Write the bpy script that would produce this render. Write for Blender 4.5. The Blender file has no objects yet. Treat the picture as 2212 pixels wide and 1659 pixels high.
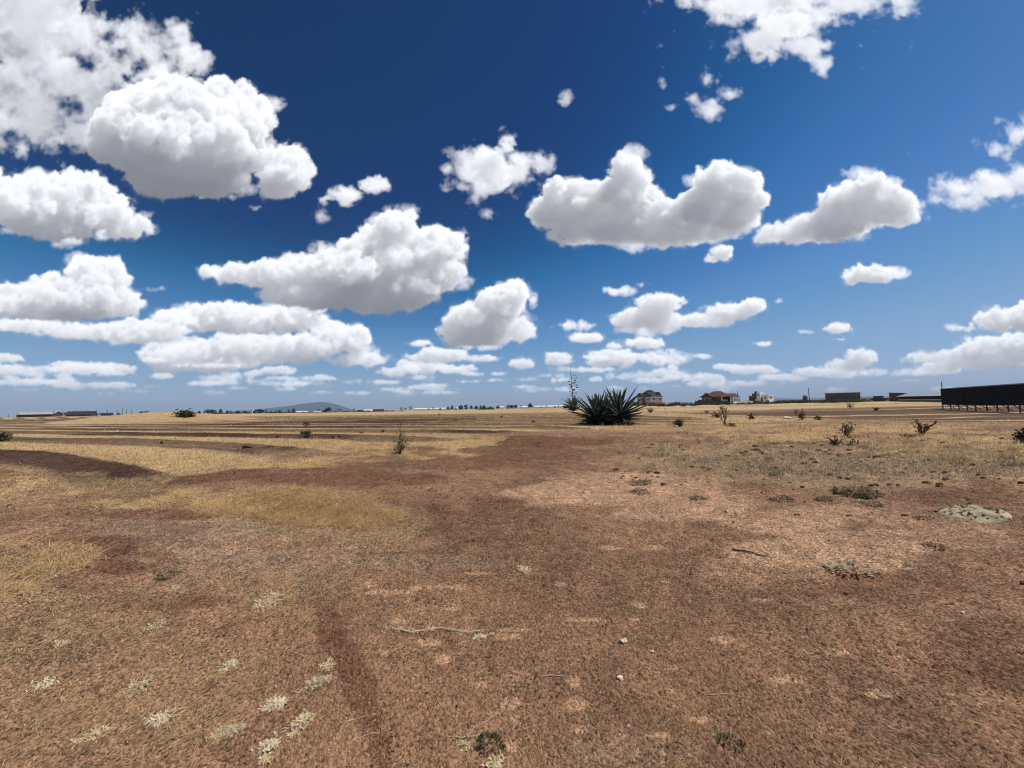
import bpy, math, random, time
import numpy as np
from mathutils import Vector, Matrix
T_START = time.time()
random.seed(7)
scene = bpy.context.scene
COL = scene.collection
R = math.radians
# ------------------------------------------------------------------ camera
PITCH, ROLL, TANH, EYE = 3.57, -1.04, 1.331, 1.6
def pix_dir(fx, fy):
    """direction of a photograph point (2212 x 1659 units), forward component about 1"""
    u = (fx-1106.0)/1106.0*TANH; v = (829.5-fy)/1106.0*TANH
    r = R(ROLL); u, v = u*np.cos(r)-v*np.sin(r), u*np.sin(r)+v*np.cos(r)
    p = R(PITCH)
    return np.array([u, np.cos(p)-v*np.sin(p), np.sin(p)+v*np.cos(p)], dtype=float)
cam_data = bpy.data.cameras.new('camera'); cam = bpy.data.objects.new('camera', cam_data); COL.objects.link(cam)
cam_data.sensor_fit = 'HORIZONTAL'; cam_data.sensor_width = 36.0; cam_data.lens = 18.0/TANH
cam_data.clip_start = .05; cam_data.clip_end = 60000.0
_f = pix_dir(1106, 829.5); _r = pix_dir(1106+1106/TANH, 829.5)-_f; _u = pix_dir(1106, 829.5-1106/TANH)-_f
_m = Matrix(((_r[0], _u[0], -_f[0], 0), (_r[1], _u[1], -_f[1], 0), (_r[2], _u[2], -_f[2], EYE), (0, 0, 0, 1)))
cam.matrix_world = _m
scene.camera = cam
# ------------------------------------------------------------------ light and exposure
SUN_AZ, SUN_EL = 82.0, 58.0                 # degrees right of the view and above the horizon
sun_data = bpy.data.lights.new('sun', 'SUN'); sun_data.energy = 3.8; sun_data.angle = R(.53); sun_data.color = (1.0, .955, .88)
sun = bpy.data.objects.new('sun', sun_data); COL.objects.link(sun)
SUN_DIR = Vector((math.sin(R(SUN_AZ))*math.cos(R(SUN_EL)), math.cos(R(SUN_AZ))*math.cos(R(SUN_EL)), math.sin(R(SUN_EL))))
sun.rotation_euler = SUN_DIR.to_track_quat('Z', 'Y').to_euler(); sun.location = (0, 0, 60)
vs = scene.view_settings; scene.display_settings.display_device = 'sRGB'
vs.view_transform = 'Standard'; vs.look = 'None'; vs.exposure = 0.0; vs.gamma = 1.0; vs.use_curve_mapping = False
scene.render.engine = 'CYCLES'
cy = scene.cycles; cy.max_bounces = 6; cy.diffuse_bounces = 3; cy.glossy_bounces = 2; cy.transmission_bounces = 2; cy.volume_bounces = 0; cy.transparent_max_bounces = 6
cy.use_denoising = True; cy.filter_width = 1.1; cy.caustics_reflective = cy.caustics_refractive = False
# ------------------------------------------------------------------ sky: clear-air model plus a panorama of cumulus worked out below
G = 1.35                                 # sky cell in photograph units
CX0, CX1, CY0, CY1 = -330, 2540, -330, 905
def _noise_tile(n=(160, 160, 128), seed=3):
    """periodic billow noise: sum of folded octaves, built in Fourier space"""
    rng = np.random.default_rng(seed)
    k = np.sqrt(sum(np.meshgrid(*[(np.fft.fftfreq(m) if i < 2 else np.fft.rfftfreq(m))**2 for i, m in enumerate(n)], indexing='ij')))
    base = np.fft.rfftn(rng.standard_normal(n).astype(np.float32))
    bil = np.zeros(n, np.float32); fbm = np.zeros(n, np.float32)
    for wl, a in ((46, 1.0), (22, .55), (11, .32), (5.5, .18)):
        f = np.exp(-((np.log(k+1e-9)-np.log(1.0/wl))/.34)**2)
        o = np.fft.irfftn(base*f, s=n).astype(np.float32)
        o /= o.std()
        bil += a*(.8-np.abs(o)); fbm += a*o
        base = np.roll(base, (0, 0, 0), (0, 1, 2))*np.exp(1j*0)
    rag = np.zeros(n, np.float32)
    for wl, a in ((64, 1.0), (36, .8), (20, .62), (11, .40), (6.5, .20), (4, .07)):
        o = np.fft.irfftn(base*np.exp(-((np.log(k+1e-9)-np.log(1.0/wl))/.4)**2)*np.exp(1j*3.7*k*wl), s=n).astype(np.float32); rag += a*o/o.std()
    return bil/bil.std(), fbm/fbm.std(), rag/rag.std()
def _tile(t, shape, off):
    ix = [(np.arange(s)+o) % m for s, o, m in zip(shape, off, t.shape)]
    return t[np.ix_(*ix)]
def _stamp(f, c, r, e=3):
    """raise f to r minus the distance from c inside a box round an ellipsoid of radii r (cells)"""
    lo = [max(0, int(math.floor(c[i]-r[i]-e))) for i in range(3)]; hi = [min(f.shape[i], int(math.ceil(c[i]+r[i]+e+1))) for i in range(3)]
    if any(a >= b for a, b in zip(lo, hi)): return
    g = [((np.arange(lo[i], hi[i])-c[i])/r[i]).astype(np.float32)**2 for i in range(3)]
    d = np.sqrt(g[0][:, None, None]+g[1][None, :, None]+g[2][None, None, :])
    s = f[lo[0]:hi[0], lo[1]:hi[1], lo[2]:hi[2]]
    np.maximum(s, (1-d)*min(r), out=s)
def cloud(blobs, kind, seed, tiles):
    """one cumulus: a density grid (y down, x, z away) lit by the sun and seen from the ground; returns origin, colour, alpha"""
    rng = np.random.default_rng(seed)
    B = np.array(blobs, float)
    big = max(1.0, np.max(np.minimum(B[:, 2], B[:, 3])))
    m = 12+big*.28
    x0, x1 = (B[:, 0]-B[:, 2]).min()-m, (B[:, 0]+B[:, 2]).max()+m
    y0, y1 = (B[:, 1]-B[:, 3]).min()-m, (B[:, 1]+B[:, 3]).max()+m
    x0, y0, x1, y1 = max(x0, CX0), max(y0, CY0), min(x1, CX1), min(y1, CY1)
    g = G*(1.0 if big > 20 else .8 if big > 10 else .6)
    rz = np.minimum(B[:, 2], B[:, 3]*1.25)
    if kind == 'torn': rz = np.minimum(rz, 34)
    zext = rz.max()*1.45+m*.6
    n = (int((y1-y0)/g)+1, int((x1-x0)/g)+1, int(2*zext/g)+1)
    f = np.full(n, -18.0, np.float32)
    zc = n[2]/2
    small = []
    for (bx, by, rx, ry), z in zip(B, rz):
        c = np.array([(by-y0)/g, (bx-x0)/g, zc+rng.uniform(-.25, .25)*z/g]); r = np.array([ry, rx, z])/g
        _stamp(f, c, r*(.96 if kind == 'puff' else .9), 20)
        if kind in ('wisp', 'torn'): continue
        for lev in range(int(16+rx/ry*10)):
            d = rng.standard_normal(3); d /= np.linalg.norm(d)
            if d[0] > .35: continue                            # bottoms stay smooth
            rr = min(r)*rng.uniform(.22, .46)
            p = c+d*(r-rr*.55)
            if rr < 1.6: continue
            _stamp(f, p, (rr, rr*1.1, rr)); small.append((p, rr))
    for p, rr in small:
        if rr < 4.5: continue
        for _ in range(12):
            d = rng.standard_normal(3); d /= np.linalg.norm(d)
            if d[0] > .3: continue
            q = rr*rng.uniform(.22, .5)
            if q > 1.6: _stamp(f, p+d*(rr-q*.45), (q, q, q))
    bil, fbm, rag = tiles
    off = rng.integers(0, 160, 3)
    nb = _tile(bil, n, off); 
    yy = ((np.arange(n[0])*g+y0-y0)/(y1-y0)).astype(np.float32)[:, None, None]
    if kind == 'puff':
        f += nb*np.float32(min(1.8, .06*big/g+.6))+np.float32(.3)
        if big > 26: f += _tile(fbm, n, off+40)*np.float32(min(1.8, big/g*.035))
        fine = _tile(fbm, n, off+77)
        f += fine*np.float32(.9)*np.clip(1.5-f*np.float32(.12), 0, 1)
        soft = np.float32(5.0)+5.0*np.clip(yy*2-1.0, 0, 1)
        rho = np.clip(f/soft, 0, 1.5)*np.float32(.27*g/G)
        rho += np.clip((f+np.float32(3.5)+_tile(fbm, n, off+13)*np.float32(2.6))/11, 0, 1)**2*np.float32(.035*g/G)
    elif kind == 'torn':
        f += _tile(rag, n, off)*np.float32(6.6)+nb*np.float32(.7)-np.float32(.4)
        rho = np.clip(f/16.0, 0, 1.0)**1.3*np.float32(.075*g/G)
    else:
        nf = _tile(fbm, n, off)
        amp = min(7.5, .26*big/g+1.2)
        f += (nf*.75+nb*.45)*np.float32(amp)-np.float32(.1*amp)
        if kind == 'wisp': f += _tile(rag, n, off+9)*np.float32(2.0)+np.float32(1.2)
        rho = np.clip(f/9.0, 0, 1.0)*np.float32((.05 if kind == 'wisp' else .14)*g/G)
    rho[:2] = 0; rho[:, :2] *= 0 if x0 > CX0 else 1; rho[..., :1] = 0; rho[..., -1:] = 0
    # sunlight: walk the slices from the top down, shifted along the sun's slant
    d = pix_dir((x0+x1)/2, (y0+y1)/2); d /= np.linalg.norm(d)
    sun = np.array([math.sin(math.radians(SUN_AZ))*math.cos(math.radians(SUN_EL)), math.cos(math.radians(SUN_AZ))*math.cos(math.radians(SUN_EL)), math.sin(math.radians(SUN_EL))])
    right = np.cross(d, (0, 0, 1)); right /= np.linalg.norm(right); up = np.cross(right, d)
    lx, ly, lz = sun@right, max(.3, sun@up), sun@d
    sx, sz = lx/ly, lz/ly; step = math.sqrt(1+sx*sx+sz*sz)
    def shift(a, s, ax):
        k = int(math.floor(s)); t = s-k
        def sh(k):
            o = np.zeros_like(a)
            if k == 0: return a
            src = [slice(None)]*2; dst = [slice(None)]*2
            if k > 0: src[ax] = slice(k, None); dst[ax] = slice(None, -k)
            else: src[ax] = slice(None, k); dst[ax] = slice(-k, None)
            o[tuple(dst)] = a[tuple(src)]; return o
        return sh(k)*(1-t)+sh(k+1)*t
    tau = np.zeros_like(rho); cur = np.zeros(n[1:], np.float32)
    for y in range(n[0]):
        if y: cur = shift(shift(cur+rho[y-1]*np.float32(step), sx, 0), sz, 1)
        tau[y] = cur
    # several orders of scattering, flatter and deeper each; blue sky from above, the warm ground from below
    h = np.clip(1-yy, 0, 1)
    depth = np.cumsum(rho, axis=2)
    L = .34*np.exp(-tau*.40)+.34*np.exp(-tau*.075)+.34*np.exp(-tau*.021)
    w = np.exp(-(depth-rho))*(1-np.exp(-rho))
    A = w.sum(2)
    S = (w*L).sum(2)/np.maximum(A, 1e-5)
    amb = (w*(.195+.10*h*np.exp(-tau*.03))).sum(2)/np.maximum(A, 1e-5)
    col = S[..., None]*np.array([.87, .875, .885])+amb[..., None]*np.array([.88, .93, 1.10])
    return x0, y0, g, col.astype(np.float32), np.clip(A*1.03, 0, 1)
def _sample(img, X, Y):
    x = np.clip(X, 0, img.shape[1]-1.001); y = np.clip(Y, 0, img.shape[0]-1.001)
    i, j = x.astype(int), y.astype(int); a, b = (x-i)[..., None], (y-j)[..., None]
    return img[j, i]*(1-a)*(1-b)+img[j, i+1]*a*(1-b)+img[j+1, i]*(1-a)*b+img[j+1, i+1]*a*b
P, W, H, T = 'puff', 'wisp', 'half', 'torn'
CLOUDS = [
 # rows far off, low over the horizon
 (P, [(190,795,60,11),(100,797,45,7),(245,806,40,7)]), (P, [(60,826,80,9),(150,832,50,8),(240,832,55,8)]), (P, [(350,813,24,8)]), (P, [(440,829,38,7)]), (P, [(600,801,42,10),(548,806,28,7)]),
 (P, [(690,816,36,7),(655,829,45,5)]), (P, [(850,803,38,11),(888,797,22,13),(905,815,30,6)]), (P, [(830,826,36,6)]), (P, [(20,816,30,5)]), (P, [(775,849,30,5),(700,847,22,4)]), (P, [(620,841,26,4)]),
 (P, [(980,801,32,8)]), (P, [(1012,824,28,5),(940,832,30,4)]), (P, [(1075,808,16,4)]), (P, [(1408,822,42,7),(1447,816,24,8)]), (P, [(1500,829,20,7)]), (P, [(1328,838,20,6),(1285,820,16,6)]), (P, [(1130,836,30,4)]), (P, [(1222,842,26,6)]),
 (P, [(1545,833,30,6),(1610,828,50,7),(1690,815,50,9),(1750,803,40,10),(1800,806,70,12)]), (P, [(1860,772,36,18),(1830,790,50,14)]), (P, [(955,848,40,4)]), (P, [(520,838,24,4)]), (P, [(890,838,22,4)]), (P, [(1060,822,26,4)]),
 (P, [(2010,776,60,13),(2070,772,60,22),(2130,762,70,34),(2210,755,70,36),(2290,760,70,34),(2130,790,150,14)]),
 (P, [(2155,692,46,27),(2220,688,60,33),(2290,690,60,33),(2078,707,26,9)]),
 (P, [(1370,771,28,9)]), (P, [(1205,776,30,17),(1242,781,18,6),(1212,795,20,6)]), (P, [(1420,780,20,13),(1450,798,13,8)]), (P, [(1512,770,22,6)]), (P, [(1646,743,24,6)]), (P, [(1810,709,34,11),(1746,717,13,4)]), (P, [(1815,733,13,3)]),
 (P, [(1125,785,28,12)]), (P, [(1040,775,38,9)]), (P, [(950,768,60,18),(920,775,40,12)]), (P, [(905,741,30,8)]), (P, [(983,797,46,10)]),
 (P, [(1390,741,46,14),(1332,749,24,8)]), (P, [(1265,730,36,14)]), (H, [(1238,704,46,13)]),
 (P, [(340,777,36,8),(450,790,80,6)]),
 (P, [(720,722,55,26),(762,735,36,32),(650,748,110,30),(525,748,100,30),(420,764,90,20),(770,778,70,17),(600,772,150,16)]),
 (P, [(430,688,75,32),(520,690,105,32),(620,688,85,28),(480,674,45,24),(665,668,36,22),(560,712,130,10)]),
 (P, [(60,704,110,16),(190,716,120,18),(300,716,105,26),(350,732,60,11),(372,690,50,22)]),
 (P, [(210,598,70,44),(180,638,105,50),(95,640,75,38),(20,652,80,36),(270,652,38,28),(130,676,150,18),(-60,660,80,40)]),
 (P, [(1425,655,55,20),(1400,690,70,26),(1340,692,28,13),(1520,692,65,15),(1578,674,55,19),(1625,660,28,17),(1400,712,60,10)]), (H, [(1680,651,13,7)]),
 (H, [(1338,629,36,13),(1390,616,13,5)]),
 (P, [(1105,636,40,32),(1075,660,58,38),(1010,690,50,36),(1070,708,85,26),(1035,732,85,20),(985,718,36,30),(1120,722,36,16)]), (H, [(1148,650,13,18)]), (H, [(1040,752,60,7)]),
 (P, [(1880,592,58,21),(1842,598,26,17)]), (H, [(1935,590,30,14)]),
 (P, [(1560,548,24,17),(1540,560,17,10)]),
 (P, [(856,490,46,36),(820,525,60,40),(845,568,112,60),(930,540,72,52),(985,515,18,14),(770,582,115,52),(680,590,88,42),(590,592,78,33),(510,592,70,24),(450,584,20,12),(700,635,130,36),(820,640,110,40),(890,615,70,50),(955,590,40,40)]),
 (H, [(1000,535,12,40)]),
 (P, [(60,440,125,60),(160,415,85,44),(205,458,85,44),(270,490,55,27),(130,492,90,30),(-30,410,60,42),(-90,440,80,60)]),
 (P, [(1880,400,50,26),(1842,438,75,42),(1925,440,60,36),(1790,490,88,36),(1705,505,66,24),(1652,516,28,13),(1745,502,60,26),(1905,472,80,20),(1965,458,26,16)]),
 (T, [(2080,405,70,33),(2160,400,80,38),(2200,378,50,40),(2100,432,100,20),(2020,432,38,13),(2270,400,80,50)]),
 (T, [(2200,290,55,28),(2150,316,42,13),(2270,255,70,36)]),
 (P, [(1352,366,36,33),(1380,392,30,28),(1335,432,100,46),(1250,440,78,54),(1190,462,52,38),(1200,408,26,22),(1420,468,90,40),(1515,452,58,44),(1560,395,55,44),(1600,420,50,50),(1585,470,60,38),(1340,492,120,40),(1245,500,58,32),(1450,505,90,32),(1550,500,48,20)]),
 (T, [(1060,345,64,40),(1095,315,18,26),(1010,365,48,42),(978,395,26,22),(1110,370,48,32),(1055,398,58,32),(1035,422,26,22),(1150,385,26,16)]), (W, [(1172,350,26,26)]), (W, [(1052,462,18,13)]),
 (H, [(742,425,36,22),(702,440,24,12)]), (H, [(808,400,32,20)]), (W, [(690,468,22,14)]),
 (W, [(1218,212,16,16)]), (W, [(1430,180,7,13)]), (W, [(1447,233,17,7)]), (W, [(345,623,30,7)]), (W, [(548,448,18,5)]),
 (T, [(1520,182,20,34),(1500,210,22,18),(1540,238,34,24),(1572,205,18,10)]),
 (H, [(1640,5,105,34),(1690,52,64,32),(1720,-30,120,40)]),
 (T, [(1600,15,130,40),(1700,35,120,58),(1640,85,60,40),(1730,105,48,36),(1592,105,22,34),(1850,10,120,30),(1700,-60,260,70),(1945,5,46,24),(1500,-30,90,36)]), (T, [(1780,135,22,28)]),
 (H, [(10,40,150,105),(90,70,90,70),(-40,190,120,60),(60,-40,160,70)]), (H, [(1060,350,50,30),(1095,318,14,22),(1060,392,40,24)]),
 (T, [(20,40,190,130),(100,150,130,100),(230,100,120,74),(340,110,90,62),(60,240,120,86),(140,300,70,44),(0,300,80,46),(190,200,110,74),(-120,120,150,150),(60,-100,220,110)]), (W, [(420,130,38,36)]), (W, [(360,175,70,30)]),
 (P, [(390,295,180,110),(480,240,90,64),(300,265,100,80),(535,265,52,62),(365,385,95,44),(455,385,80,44),(255,300,55,62),(618,368,62,50),(602,408,38,24),(548,340,46,36)]),
]
def _extras():
    rg = np.random.default_rng(21); out = []
    for k in range(95):                              # rows of small cumulus, thinner and flatter the lower they are
        t = rg.random()**.8; y = 770+84*t; x = rg.uniform(-250, 2450)
        if x > 1500 and rg.random() < .35: continue
        w = (46-30*t)*rg.uniform(.5, 1.7)*(1.3 if x < 500 else 1); h = max(2.2, w*rg.uniform(.14, .34)*(1-.35*t))
        bl = [(x, y, w, h)]
        for _ in range(rg.integers(1, 4)): bl.append((x+rg.uniform(-1, 1)*w, y+rg.uniform(-.2, .5)*h-h*.4*rg.random(), w*rg.uniform(.3, .7), h*rg.uniform(.6, 1.3)))
        out.append((P if h > 5 and rg.random() < .6 else H, bl))
    out.sort(key=lambda q: -q[1][0][1])
    for kind, bl in list(CLOUDS):                    # torn scraps round the larger clouds
        for bx, by, rx, ry in bl:
            if kind != W and min(rx, ry) > 24 and by < 740:
                for _ in range(1 if by > 500 else 2):
                    a = rg.uniform(0, 6.283); out.append((W, [(bx+math.cos(a)*rx*1.0, by+math.sin(a)*ry*1.0, rg.uniform(16, 40), rg.uniform(9, 22))]))
    return [q for q in out if q[0] != W], [q for q in out if q[0] == W]
def sky_canvas():
    """all the clouds of the view over clear sky: colour and cover"""
    tiles = _noise_tile()
    nx, ny = int((CX1-CX0)/G), int((CY1-CY0)/G)
    C = np.zeros((ny, nx, 3), np.float32); A = np.zeros((ny, nx), np.float32)
    rows, scraps = _extras()
    for i, (kind, blobs) in enumerate(rows+scraps+CLOUDS):
        x0, y0, g, c, a = cloud(blobs, kind, 11+(i-len(rows)-len(scraps)) % 997, tiles)
        i0, j0 = max(0, int((x0-CX0)/G)+1), max(0, int((y0-CY0)/G)+1)
        i1 = min(nx, int((x0+(c.shape[1]-1)*g-CX0)/G)); j1 = min(ny, int((y0+(c.shape[0]-1)*g-CY0)/G))
        if i1 <= i0 or j1 <= j0: continue
        X, Y = np.meshgrid((np.arange(i0, i1)*G+CX0-x0)/g, (np.arange(j0, j1)*G+CY0-y0)/g)
        s = _sample(np.dstack([c*a[..., None], a]), X, Y)
        s *= (1-.38*np.clip((j0+np.arange(j1-j0)-(735-CY0)/G)/(115/G), 0, 1))[:, None, None]     # far clouds sink into the haze
        al = s[..., 3]
        C[j0:j1, i0:i1] = C[j0:j1, i0:i1]*(1-al[..., None])+s[..., :3]
        A[j0:j1, i0:i1] = A[j0:j1, i0:i1]*(1-al)+al
    return C, A
U0, U1, V0, V1 = -1.75, 1.75, -.03, 1.5
def sky_images():
    C, A = sky_canvas()
    st = C/np.maximum(A, .02)[..., None]
    st = np.where(A[..., None] > .02, st, .8)
    du = .00195; nu, nv = int((U1-U0)/du), int((V1-V0)/du)
    U, V = np.meshgrid(U0+(np.arange(nu)+.5)*du, V0+(np.arange(nv)+.5)*du)
    d = np.stack([U, np.ones_like(U), V], -1)
    cx, cyy, cz = d@_r, d@_u, d@_f
    fx = 1106+cx/cz*1106/TANH; fy = 829.5-cyy/cz*1106/TANH
    s = _sample(np.dstack([st, A]), (fx-CX0)/G, (fy-CY0)/G)
    X, Y = (fx-CX0)/G, (fy-CY0)/G
    edge = np.clip(np.minimum.reduce([X/70, (C.shape[1]-X)/70, Y/70]), 0, 1)*(cz > 0)
    edge = np.minimum(edge, np.clip(np.minimum.reduce([(U-U0)/.1, (U1-U)/.1, (V1-V)/.1]), 0, 1))
    s[..., 3] *= edge
    im = bpy.data.images.new('cumulus_panorama', nu, nv, alpha=True, float_buffer=True)
    im.colorspace_settings.name = 'Non-Color'; im.alpha_mode = 'CHANNEL_PACKED'
    im.pixels.foreach_set(np.ascontiguousarray(s, dtype=np.float32).ravel()); im.update(); im.pack()
    return im
world = bpy.data.worlds.new('World'); scene.world = world; world.use_nodes = True
nt = world.node_tree; nt.nodes.clear()
def nd(tree, typ, **kw):
    n = tree.nodes.new(typ)
    for k, v in kw.items():
        if k.startswith('i_'):
            key = k[2:]; n.inputs[int(key) if key.isdigit() else key.replace('_', ' ')].default_value = v
        else: setattr(n, k, v)
    return n
def math_node(tree, op, a, b=None, c=None, clamp=False):
    n = tree.nodes.new('ShaderNodeMath'); n.operation = op; n.use_clamp = clamp
    for i, x in enumerate((a, b, c)):
        if x is None: continue
        if isinstance(x, (int, float)): n.inputs[i].default_value = x
        else: tree.links.new(x, n.inputs[i])
    return n.outputs[0]
def ramp01(tree, x, lo, hi):
    n = tree.nodes.new('ShaderNodeMapRange'); n.interpolation_type = 'SMOOTHSTEP'
    n.inputs['From Min'].default_value = lo; n.inputs['From Max'].default_value = hi
    tree.links.new(x, n.inputs['Value']); return n.outputs['Result']
L = nt.links.new
tc = nd(nt, 'ShaderNodeTexCoord'); sep = nd(nt, 'ShaderNodeSeparateXYZ'); L(tc.outputs['Generated'], sep.inputs[0])
X_, Y_, Z_ = sep.outputs
sky = nd(nt, 'ShaderNodeTexSky'); sky.sky_type = 'NISHITA'; sky.sun_disc = False
sky.sun_elevation = R(SUN_EL); sky.sun_rotation = R(SUN_AZ); sky.altitude = 1600; sky.air_density = 1.0; sky.dust_density = 1.0; sky.ozone_density = 3.0
SKY_STRENGTH = .10
def scaled(sock, k):
    n = nd(nt, 'ShaderNodeVectorMath', operation='SCALE'); n.inputs['Scale'].default_value = k; L(sock, n.inputs[0]); return n.outputs[0]
# the camera's tone curve for the blue: deep overhead, pale low down, the same all round the dome
cur = nd(nt, 'ShaderNodeRGBCurve'); cur.mapping.use_clip = False; cur.mapping.extend = 'EXTRAPOLATED'
for ch, pts in enumerate((((.8, .006), (1.07, .009), (1.3, .015), (1.55, .042), (2.0, .10), (2.4, .14), (3.0, .21), (4.6, .30), (5.8, .365), (7.5, .42)),
                          ((1.4, .039), (1.75, .050), (2.0, .080), (2.5, .165), (2.9, .21), (3.3, .265), (4.6, .375), (6.0, .44), (7.5, .49)),
                          ((2.7, .135), (3.4, .185), (3.8, .25), (4.6, .42), (5.1, .49), (5.5, .54), (6.0, .58), (6.5, .60), (8.0, .68)))):
    c_ = cur.mapping.curves[ch]; c_.points[0].location = (0, 0); c_.points[1].location = (1.0, pts[-1][1]+(1-pts[-1][0]/10)*.5)
    for x, y in pts: c_.points.new(x/10, y)
cur.mapping.update(); L(scaled(sky.outputs[0], .1), cur.inputs['Color'])
bg = nd(nt, 'ShaderNodeBackground'); bg.inputs['Strength'].default_value = SKY_STRENGTH; L(scaled(cur.outputs[0], 10.0), bg.inputs['Color'])
ysafe = math_node(nt, 'MAXIMUM', Y_, .02)
u_ = math_node(nt, 'DIVIDE', X_, ysafe); v_ = math_node(nt, 'DIVIDE', Z_, ysafe)
comb = nd(nt, 'ShaderNodeCombineXYZ')
L(math_node(nt, 'DIVIDE', math_node(nt, 'SUBTRACT', u_, U0), U1-U0), comb.inputs[0]); L(math_node(nt, 'DIVIDE', math_node(nt, 'SUBTRACT', v_, V0), V1-V0), comb.inputs[1])
tex = nd(nt, 'ShaderNodeTexImage'); tex.image = sky_images(); tex.extension = 'CLIP'; tex.interpolation = 'Linear'; L(comb.outputs[0], tex.inputs[0])
front = math_node(nt, 'MULTIPLY', ramp01(nt, Y_, .03, .06), math_node(nt, 'MULTIPLY', math_node(nt, 'SUBTRACT', 1.0, ramp01(nt, math_node(nt, 'ABSOLUTE', u_), U1-.25, U1)), math_node(nt, 'SUBTRACT', 1.0, ramp01(nt, v_, V1-.2, V1))))
# the rest of the dome: scattered cumulus of the same cover and brightness
zc = math_node(nt, 'ADD', math_node(nt, 'MAXIMUM', Z_, 0.0), .10)
q = nd(nt, 'ShaderNodeCombineXYZ'); L(math_node(nt, 'DIVIDE', X_, zc), q.inputs[0]); L(math_node(nt, 'DIVIDE', Y_, zc), q.inputs[1])
cn = nd(nt, 'ShaderNodeTexNoise', i_Scale=.9, i_Detail=8.0, i_Roughness=.55); L(q.outputs[0], cn.inputs['Vector'])
ca = math_node(nt, 'MULTIPLY', ramp01(nt, cn.outputs['Fac'], .52, .62), math_node(nt, 'MULTIPLY', ramp01(nt, Z_, .02, .12), math_node(nt, 'SUBTRACT', 1.0, front)))
cb = ramp01(nt, cn.outputs['Fac'], .56, .78)
cmix = nd(nt, 'ShaderNodeMix'); cmix.data_type = 'RGBA'; L(cb, cmix.inputs['Factor']); cmix.inputs[6].default_value = (.82, .83, .86, 1); cmix.inputs[7].default_value = (.42, .43, .48, 1)
fa = math_node(nt, 'MULTIPLY', tex.outputs['Alpha'], ramp01(nt, Y_, .03, .06))
cover = math_node(nt, 'MAXIMUM', fa, ca)
pick = nd(nt, 'ShaderNodeMix'); pick.data_type = 'RGBA'; L(front, pick.inputs['Factor']); L(cmix.outputs[2], pick.inputs[6]); L(tex.outputs['Color'], pick.inputs[7])
bgc = nd(nt, 'ShaderNodeBackground'); bgc.inputs['Strength'].default_value = 1.0; L(pick.outputs[2], bgc.inputs['Color'])
mixs = nd(nt, 'ShaderNodeMixShader'); L(cover, mixs.inputs[0]); L(bg.outputs[0], mixs.inputs[1]); L(bgc.outputs[0], mixs.inputs[2])
wout = nd(nt, 'ShaderNodeOutputWorld'); L(mixs.outputs[0], wout.inputs['Surface'])
print('sky', round(time.time()-T_START, 1))
# ------------------------------------------------------------------ the lie of the land
def S(a, b, x):
    t = np.clip((np.asarray(x, float)-a)/(b-a), 0, 1); return t*t*(3-2*t)
_NT = np.random.default_rng(5).random((257, 257)); _NT[256] = _NT[0]; _NT[:, 256] = _NT[:, 0]
def vnoise(x, y):
    x = np.asarray(x, float); y = np.asarray(y, float)
    i = np.floor(x); j = np.floor(y); a = x-i; b = y-j; i = i.astype(int) % 256; j = j.astype(int) % 256
    a = a*a*(3-2*a); b = b*b*(3-2*b)
    return (_NT[i, j]*(1-a)+_NT[i+1, j]*a)*(1-b)+(_NT[i, j+1]*(1-a)+_NT[i+1, j+1]*a)*b
def fbm(x, y, n=4, g=.5):
    s = 0; a = 1.0; t = 0
    for k in range(n):
        s = s+a*vnoise(x*2**k+17.3*k, y*2**k-9.1*k); t += a; a *= g
    return s/t*2-1
def furrow(x, y):
    """the banked field on the left: (how much it is field, place across the strip 0..1, strip index)"""
    s = (y+.4*x)/1.077+.10*fbm(x*.25, y*.25, 2)
    xb = np.minimum(-4.0+1.0*np.maximum(0, s-7.0), 13.0)+1.3*fbm(s*.7, x*0+3.3, 2)
    f = S(0, 2.6, xb-x)*S(2.6, 3.6, s)*(1-S(45, 75, s))
    f = f*(1-np.clip(1.4*np.exp(-((x+37)/11)**2-((y-41)/7)**2), 0, 1))
    t = (s-4.1)/2.95
    return f, t-np.floor(t), np.floor(t)
def land(x, y):
    x = np.asarray(x, float); y = np.asarray(y, float)
    r = np.hypot(x, y)
    dip = S(14, 34, x)*S(8, 26, y)*(1-S(75, 150, y))
    z = .72*S(1.5, 14, r)*(1-dip)
    az = np.degrees(np.arctan2(x, np.maximum(y, 1e-3)))
    zf = np.interp(az, (-60, -45, -30, -20, 0, 8, 13, 18, 30, 60), (1.4, 1.4, .6, .2, .3, .5, 1.0, 1.6, 1.5, 1.4))
    z = z+(zf-z)*S(60, 190, r)*(y > 0)
    z = z+(-4.0-z)*S(900, 3000, r)
    near = 1-S(150, 400, r)
    f, t, k = furrow(x, y)
    z = z+near*(.10*fbm(x*.16, y*.16, 3)+.03*fbm(x*.9, y*.9, 3))*S(1, 6, r)*(1-.8*f)
    z = z+.85*np.exp(-((x+39.5)/7.5)**2-((y-41)/4.2)**2)+.55*np.exp(-((x+33)/6.0)**2-((y-41)/4.0)**2)
    tt = np.where(t > .88, t-1, t)
    bank = S(-.12, .03, tt)*(1-.72*S(.06, .36, tt)-.28*S(.36, .88, tt))
    z = z+f*f*.085*bank*(.7+.6*vnoise(x*.45+k*3.1, k*7.7))
    return z
def relief(x, y):
    """small lumps underfoot"""
    r = np.hypot(x, y)
    a = 1-S(9, 30, r)
    hum = S(2.2, 4, x)*(1-S(15, 20, x))*S(5.2, 7.0, y+.12*x)*(1-S(11, 16, y))
    return hum*.05*fbm(x*2.1+7, y*2.6, 3)+a*(.022*fbm(x*3.1, y*3.1, 3)+.010*fbm(x*11.0+5, y*11.0, 3))
def ground(x, y): return land(x, y)+relief(x, y)
def gz(x, y): return float(ground(x, y))
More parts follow.
